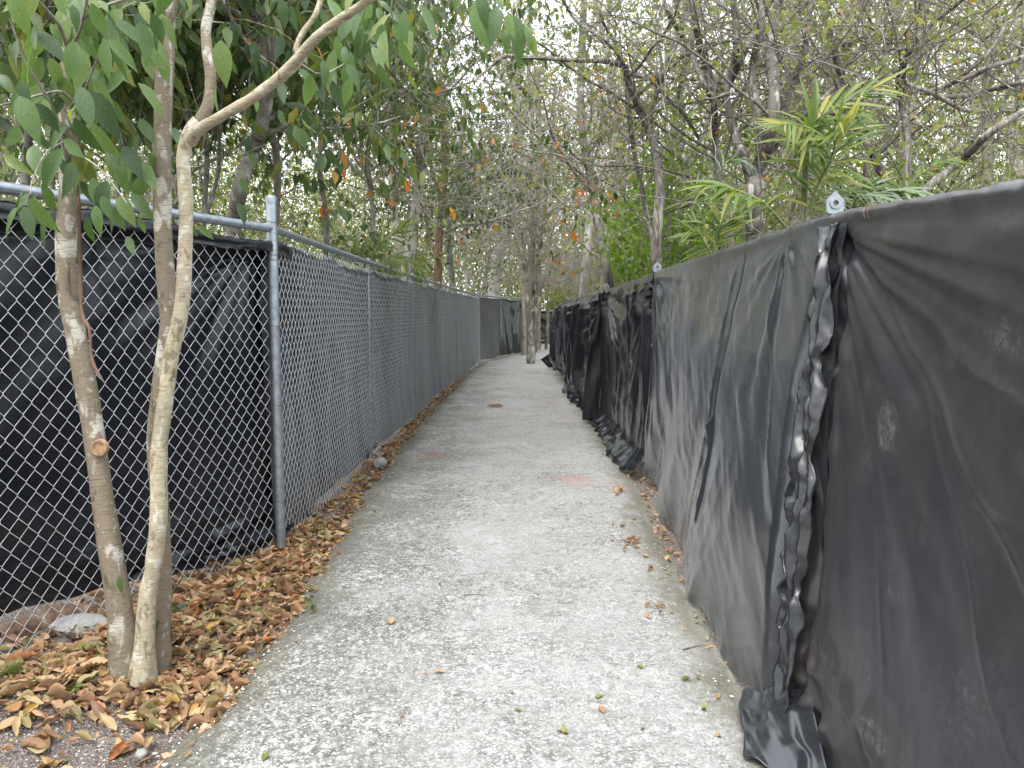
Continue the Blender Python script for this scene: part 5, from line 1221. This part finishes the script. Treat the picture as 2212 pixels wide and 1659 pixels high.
def fallen(x, y, z, L, mk, label, group, rng, tilt=.35, yaw=None, sh_=None, cat='leaf'):
    me = DM[mk][int(rng.integers(len(DL))) if sh_ is None else sh_]
    o = bpy.data.objects.new('fallen_leaf', me); COL.objects.link(o)
    o.rotation_euler = (rng.normal(0, tilt), rng.normal(0, tilt), rng.uniform(0, 6.28) if yaw is None else yaw); o.scale = (L, L, L)
    o.location = (float(x), float(y), float(z)); tag(o, label, cat, group); return o
def floor_z(x, y):
    x = np.asarray(x, float); y = np.asarray(y, float)
    return np.where((x > np.interp(y, YL, XL)) & (x < np.interp(y, YR, XR)), path_z(x, y) , ground_z(x, y))
def fence_x(y): return np.interp(y, [p[1] for p in LINE[::1]][0:], [p[0] for p in LINE])
rng = rg(81)
# litter between the fence and the path, deepest by the trunks
def litter_pts(n, rng):
    out = np.empty((0, 3))
    while len(out) < n:
        m_ = n * 4
        y = 2.0 + 16 * rng.random(m_) ** 2.6; fx = np.interp(y, [p[1] for p in LINE], [p[0] for p in LINE]); xl = np.interp(y, YL, XL)
        x = fx - .45 + (xl + .1 - fx + .45) * rng.random(m_)
        near_ = blob(x, y, -1.55, 3.3, .5, .9) + blob(x, y, -1.4, 4.6, .3, .8) + blob(x, y, -1.9, 2.75, .7, .32) + .45 * ss(5, 6, y) * blob(x, 0, xl - .08, 0, .16, 1)
        near_ = near_ * (.07 + .93 * ss(2.62, 2.95, y + .1 * vn(x * 4, y * 2, 6) + .12 * (x + 1.6))) * ss(-.02, .1, xl + .14 - x + .06 * vn(y * 3, x * 3, 5))
        k_ = rng.random(m_) < np.clip(near_ * 1.1, 0, 1); q = np.stack([x, y, np.zeros(m_)], -1)[k_]; out = np.vstack([out, q])
    out = out[rng.permutation(len(out))[:n]]
    hp = .03 * np.clip(blob(out[:, 0], out[:, 1], -1.6, 3.2, .45, .8) + blob(out[:, 0], out[:, 1], -1.45, 4.5, .22, .8) + .8 * blob(out[:, 0], out[:, 1], -1.95, 2.8, .6, .25), 0, 1)
    out[:, 2] = ground_z(out[:, 0], out[:, 1]) + .006 + hp * rng.random(n) ** .7
    return out
P = litter_pts(4200, rng)
size = rng.uniform(.05, .125, len(P)) * np.where(P[:, 1] > 5.5, .85, 1)
score = size / P[:, 1] + P[:, 2] * 1.5; order = np.argsort(-score); big_, rest = order[:200], order[200:]
for i in big_:
    c = rng.random(); mk = 'dead_leaf' if c < .82 else ('dead_yellow' if c < .9 else ('dead_green' if c < .994 else 'leaf_orange'))
    fallen(*P[i], size[i] * 1.05, mk, {'dead_leaf': 'curled dry brown or tan leaf in the litter along the wire fence', 'dead_yellow': 'yellowing fallen leaf in the litter along the wire fence', 'dead_green': 'faded green fallen leaf in the litter along the wire fence', 'leaf_orange': 'bright orange fallen leaf in the litter along the wire fence'}[mk], 'fallen leaves along the wire fence', rng, .3)
def litter(name, label, P, size, mat, rng, tilt=.28):
    n = len(P); yaw = rng.uniform(0, 6.28, n); d = np.stack([np.cos(yaw), np.sin(yaw), rng.normal(0, tilt, n)], -1); nn = nrm(np.stack([rng.normal(0, tilt, n), rng.normal(0, tilt, n), np.ones(n)], -1))
    v, f = leaf_cloud(P, nrm(d), nn, size, DL, rng); tag(link(name, mesh(name, v, f), M[mat]), label, None, None, 'stuff')
litter('leaf_litter', 'thick brown leaf litter along the wire fence', P[rest], size[rest] * .9, 'dead_leaf', rng)
Pb = litter_pts(2600, rg(83)); Pb[:, 2] += .012
litter('leaf_crumbs', 'broken leaf bits among the litter along the wire fence', Pb, rg(84).uniform(.012, .035, len(Pb)), 'dead_leaf', rng, .5)
# thin litter in the gap at the foot of the right fence and beyond the far path edge
n = 900; y = rng.uniform(3.2, 20, n); x = np.interp(y, YR, XR) + rng.uniform(-.04, .2, n)
litter('leaf_litter', 'crumbled leaf litter in the gap at the foot of the right fence', np.stack([x, y, ground_z(x, y) + .012 + .02 * rng.random(n)], -1), rng.uniform(.025, .06, n), 'dead_leaf', rng)
n = 420; y = rng.uniform(2.2, 22, n); x = np.interp(y, YL, XL) + (np.interp(y, YR, XR) - np.interp(y, YL, XL)) * rng.random(n)
litter('leaf_crumbs', 'tiny leaf crumbs scattered over the path', np.stack([x, y, path_z(x, y) + .004], -1), rng.uniform(.008, .022, n), 'dead_leaf', rng, .15)
# single leaves on the path that can be pointed to
SING = [(845, 1348, .075, 'dead_leaf', 4, 'large flat tan leaf lying alone on the path'), (950, 1266, .03, 'dead_leaf', 1, 'small rust brown leaf alone beyond the large tan leaf'), (948, 1450, .05, 'dead_yellow', 0, 'pale buff leaf on the middle of the path below the large tan leaf'), (573, 1636, .045, 'dead_green', 4, 'small round green leaf at the bottom of the path by the gravel'),
        (1220, 1580, .06, 'dead_green', 2, 'ribbed straw coloured leaf at the lower middle of the path'), (1300, 1533, .045, 'dead_yellow', 4, 'golden leaf right of the ribbed straw leaf'), (1295, 1507, .05, 'dead_green', 0, 'pair sized green leaf just beyond the golden leaf'), (1119, 1530, .035, 'dead_green', 4, 'little olive leaf left of the golden leaf'), (1345, 1137, .055, 'dead_leaf', 1, 'red brown leaf standing curled on the path near the right edge'),
        (1405, 1230, .06, 'dead_leaf', 3, 'large red brown curled leaf beside the moss at the right edge'), (1520, 1530, .055, 'dead_green', 2, 'yellow green leaf near the loose flap of sheet'), (1552, 1503, .045, 'dead_yellow', 0, 'bright yellow leaf just above the loose flap of sheet'), (1552, 1588, .04, 'dead_yellow', 2, 'orange brown leaf left of the loose flap of sheet'), (1482, 1470, .05, 'dead_green', 1, 'green leaf under a thin twig at the right edge'),
        (560, 1405, .12, 'dead_leaf', 3, 'large curled brown leaf lying on the dark concrete edge'), (120, 1630, .105, 'dead_yellow', 2, 'long tan leaf on the gravel at the bottom left'), (20, 1570, .11, 'dead_leaf', 4, 'broad olive brown leaf at the left picture edge on the gravel'), (255, 1590, .08, 'dead_yellow', 2, 'pale yellow leaf on the gravel below the trunks'), (310, 1605, .05, 'dead_leaf', 1, 'small brown leaf above the white stone'), (405, 1637, .04, 'dead_yellow', 0, 'little ochre leaf on the concrete by the gravel'), (1370, 1120, .04, 'dead_green', 4, 'green leaf by the red paint at the right edge'),
        (487, 1480, .025, 'leaf_orange', 1, 'tiny red petal on the concrete left of the path'), (1430, 985, .05, 'dead_leaf', 5, 'brown curled leaf on the path at the far right edge')]
for k, (px, py, L, mk, s_, lab) in enumerate(SING):
    q = at(px, py, z=0.01); fallen(q[0], q[1], floor_z(q[0], q[1]) + .004, L, mk, lab, None, rng, .08, None, s_)
n = 0
while n < 46:                                         # smaller leaves, thickest along the mossy right edge
    y = 2.5 + 13 * rng.random() ** 1.6; xr = np.interp(y, YR, XR); xl = np.interp(y, YL, XL)
    if rng.random() < .74: x = xr - abs(rng.normal(.06, .2))
    else: x = rng.uniform(xl, xr)
    if x < xl: continue
    c = rng.random(); mk = 'dead_yellow' if c < .42 else ('dead_leaf' if c < .78 else 'dead_green')
    fallen(x, y, path_z(x, y) + .004, rng.uniform(.018, .045), mk, {'dead_yellow': 'small yellow leaf dropped on the path', 'dead_leaf': 'small brown leaf dropped on the path', 'dead_green': 'small green leaf dropped on the path'}[mk], 'small leaves dropped on the path', rng, .15); n += 1
# little clumps of leaves at the right edge
for (px, py, k_, s_) in ((1418, 1325, 10, .05), (1365, 1178, 14, .06), (1330, 1060, 8, .07)):
    c = at(px, py, z=0)
    for j in range(k_):
        x, y = c[0] + rng.normal(0, .035), c[1] + rng.normal(0, .06 if py > 1200 else .12)
        fallen(x, y, path_z(x, y) + .006 + .012 * rng.random(), s_ * rng.uniform(.6, 1.1), 'dead_leaf' if rng.random() < .6 else 'dead_yellow', 'leaf in a small drift at the right edge of the path', 'drifted leaves at the right edge', rng, .3)
# pebbles on the bare gravel
rng = rg(91)
ico_v = np.array([(0, 0, 1), (.894, 0, .447), (.276, .851, .447), (-.724, .526, .447), (-.724, -.526, .447), (.276, -.851, .447), (.724, .526, -.447), (-.276, .851, -.447), (-.894, 0, -.447), (-.276, -.851, -.447), (.724, -.526, -.447), (0, 0, -1)])
ico_f = np.array([(0, 1, 2), (0, 2, 3), (0, 3, 4), (0, 4, 5), (0, 5, 1), (1, 6, 2), (2, 7, 3), (3, 8, 4), (4, 9, 5), (5, 10, 1), (2, 6, 7), (3, 7, 8), (4, 8, 9), (5, 9, 10), (1, 10, 6), (6, 11, 7), (7, 11, 8), (8, 11, 9), (9, 11, 10), (10, 11, 6)])
m, nt, b = new_mat('pale_limestone'); vco = coords(nt); g_ = nt.nodes.new('ShaderNodeNewGeometry')
nt.links.new(mixc(nt, .5, ramp(nt, g_.outputs['Random Per Island'], [(0, (.2, .17, .15)), (.45, (.32, .29, .27)), (.8, (.5, .47, .45)), (1, (.55, .53, .5))]), ramp(nt, noise(nt, vco, 40, 4, .7), [(.3, .3), (.7, .75)]), 'OVERLAY'), b.inputs['Base Color']); b.inputs['Roughness'].default_value = .9
bump(nt, b, noise(nt, vco, 90, 4, .7), .004, .8); M['stone'] = m
def pebbles(name, label, pos, rad, rng, flat=.65):
    n = len(pos); v = ico_v[None] * (1 + rng.normal(0, .16, (n, 12, 1))) * rad[:, None, None] * np.stack([rng.uniform(.7, 1.3, n), rng.uniform(.7, 1.3, n), np.full(n, flat)], -1)[:, None]
    f = (ico_f[None] + np.arange(n)[:, None, None] * 12).reshape(-1, 3)
    tag(link(name, mesh(name, v + pos[:, None], f), M['stone']), label, None, None, 'stuff')
n = 5200; y = rng.uniform(1.9, 3.1, n); x = np.interp(y, YL, XL) - .02 - rng.random(n) ** .8 * 1.2 + .1 * (y < 2.7) * rng.random(n)
pebbles('gravel', 'fine pale gravel at the bottom left', np.stack([x, y, ground_z(x, y) + .0005], -1), rng.uniform(.0015, .005, n) * np.where(rng.random(n) < .04, 2.2, 1), rng)
n = 5200; y = 1.9 + 6 * rng.random(n) ** 1.5; x = rng.uniform(0, 1, n); xl = np.interp(y, YL, XL); xr = np.interp(y, YR, XR); x = xl + .03 + (xr - xl - .06) * x ** 1.25
k_ = fbm(x * 1.3, y * 1.3, 95, 3) + .5 * ss(0, -.9, x) > .12; x, y = x[k_], y[k_]
pebbles('exposed_stones', 'exposed pebbles standing proud of the worn concrete', np.stack([x, y, path_z(x, y) - .001], -1), rng.uniform(.003, .0075, len(x)), rng, .5)
def rock(name, c, s_, label, seed, cat='stone'):
    n1, n2 = 22, 14; th, ph = np.meshgrid(np.linspace(0, 2 * math.pi, n1), np.linspace(.02, math.pi - .02, n2))
    d = np.stack([np.cos(th) * np.sin(ph), np.sin(th) * np.sin(ph), np.cos(ph)], -1)
    rr = 1 + .22 * vn(d[..., 0] * 1.7 + d[..., 2], d[..., 1] * 1.7, seed) * np.sin(ph) + .1 * vn(d[..., 0] * 4.3, d[..., 1] * 4 + d[..., 2] * 3, seed + 1) * np.sin(ph)
    rr[:, -1] = rr[:, 0]
    P = d * rr[..., None] * np.array(s_) + np.array(c)
    o = link(name, mesh(name, P, grid_faces(n2, n1)), M['rock'], None, tuple(float(a) for a in c)); return tag(o, label, cat)
M['rock'] = M['stone'].copy(); M['rock'].name = 'weathered_limestone'
for nd in M['rock'].node_tree.nodes:
    if nd.type == 'VALTORGB' and len(nd.color_ramp.elements) == 4:
        for e, c_ in zip(nd.color_ramp.elements, (.2, .24, .28, .32)): e.color = (c_, c_ * .97, c_ * .93, 1)
q = at(150, 1385, z=0); rock('rock', (q[0], q[1] + .1, .03), (.13, .1, .055), 'pale rough limestone behind the wire left of the trunks', 5)
q = at(305, 1622, z=0); rock('stone', (q[0], q[1], -.012), (.022, .02, .018), 'white pebble the size of an egg on the gravel', 6)
q = at(820, 1003, z=0); rock('rock', (q[0], q[1], .01), (.07, .1, .06), 'whitish stone at the foot of the long fence by its first line post', 7)
q = at(520, 1240, z=0)
# old log lying behind the wire
a, b_ = at(-40, 1400, z=.03), at(225, 1330, z=.03)
lp, lr = smooth_line([a + (0, .12, 0), (a + b_) / 2 + (0, .12, .01), b_ + (0, .12, 0)], [.05, .06, .035], 24)
o = link('log', mesh('log', *tubes(lp, lumpy(lp, lr, rng, .18), 12)), M['bark_red'], None, tuple(float(c) for c in lp[0])); tag(o, 'rotten brown log lying behind the wire at the left picture edge', 'log')
# dark hollow with debris in the path, twigs, seedlings
q = at(1070, 877, z=0); a = np.linspace(0, 2 * math.pi, 28, endpoint=False); rr = 1 + .18 * vn(np.cos(a) * 2, np.sin(a) * 2, 31)
rings = [np.stack([q[0] + .13 * f_ * rr * np.cos(a), q[1] + .2 * f_ * rr * np.sin(a), np.full(28, path_z(q[0], q[1]) + h_)], -1) for f_, h_ in ((1., .007), (.92, .011), (.7, .009), (.35, .007), (.02, .006))]
i = np.arange(140).reshape(5, 28); o = link('debris_patch', mesh('debris_patch', np.concatenate(rings), np.stack([i[:-1], np.roll(i[:-1], -1, 1), np.roll(i[1:], -1, 1), i[1:]], -1).reshape(-1, 4)), M['bark_red'], None, tuple(float(c) for c in q))
tag(o, 'small dark patch of debris in a hollow of the path far ahead', 'debris')
for k, (pts, z) in enumerate((([(1475, 1400), (1500, 1392), (1545, 1385)], .012), ([(1205, 1300), (1215, 1302), (1240, 1299)], .012), ([(470, 1385), (520, 1375), (560, 1372)], .0), ([(1000, 1290), (1030, 1288), (1060, 1290)], .012))):
    p = np.array([at(x, y, z=z) for x, y in pts]); p, r = smooth_line(p, [.0025, .002, .001], 10)
    p[:, 2] = floor_z(p[:, 0], p[:, 1]) + .004
    o = link('fallen_twig', mesh('fallen_twig', *tubes(p, r, 5)), M['twig_dark'], None, tuple(float(c) for c in p[0]))
    tag(o, ('thin twig beside the green leaf at the right edge of the path', 'short twig right of the middle of the path', 'dark twig lying against the large curled brown leaf', 'straight thin twig left of the path centre')[k], 'twig')
for k, (px, py, L) in enumerate(((675, 1325, .05), (380, 1340, .06), (258, 1245, .07))):
    q = at(px, py, Y=(None if k < 2 else 2.94), z=(0 if k < 2 else None))
    o = thing('seedling', q, ('tiny green seedling among the litter at the concrete edge', 'green seedling at the foot of the straight brown trunk', 'single heart shaped climber leaf on the leaning trunk')[k], 'plant')
    if k < 2:
        st = np.array([q + (0, 0, -.03), q + (.003, 0, .03), q + (.0, 0, .07)]); link('stem', mesh('stem', *tubes(st, np.array([.002, .0015, .001]), 5)), M['twig_green'], o)
    for j in range(5 if k < 2 else 1): put_leaf(FLm[j % 4] if False else MM[j % 4], None, q + np.array((0, 0, .03 + .012 * j if k < 2 else 0)), (rng.normal(), rng.normal(), .1) if k < 2 else (.1, -.1, -1), (0, -.7, .7), L, o)
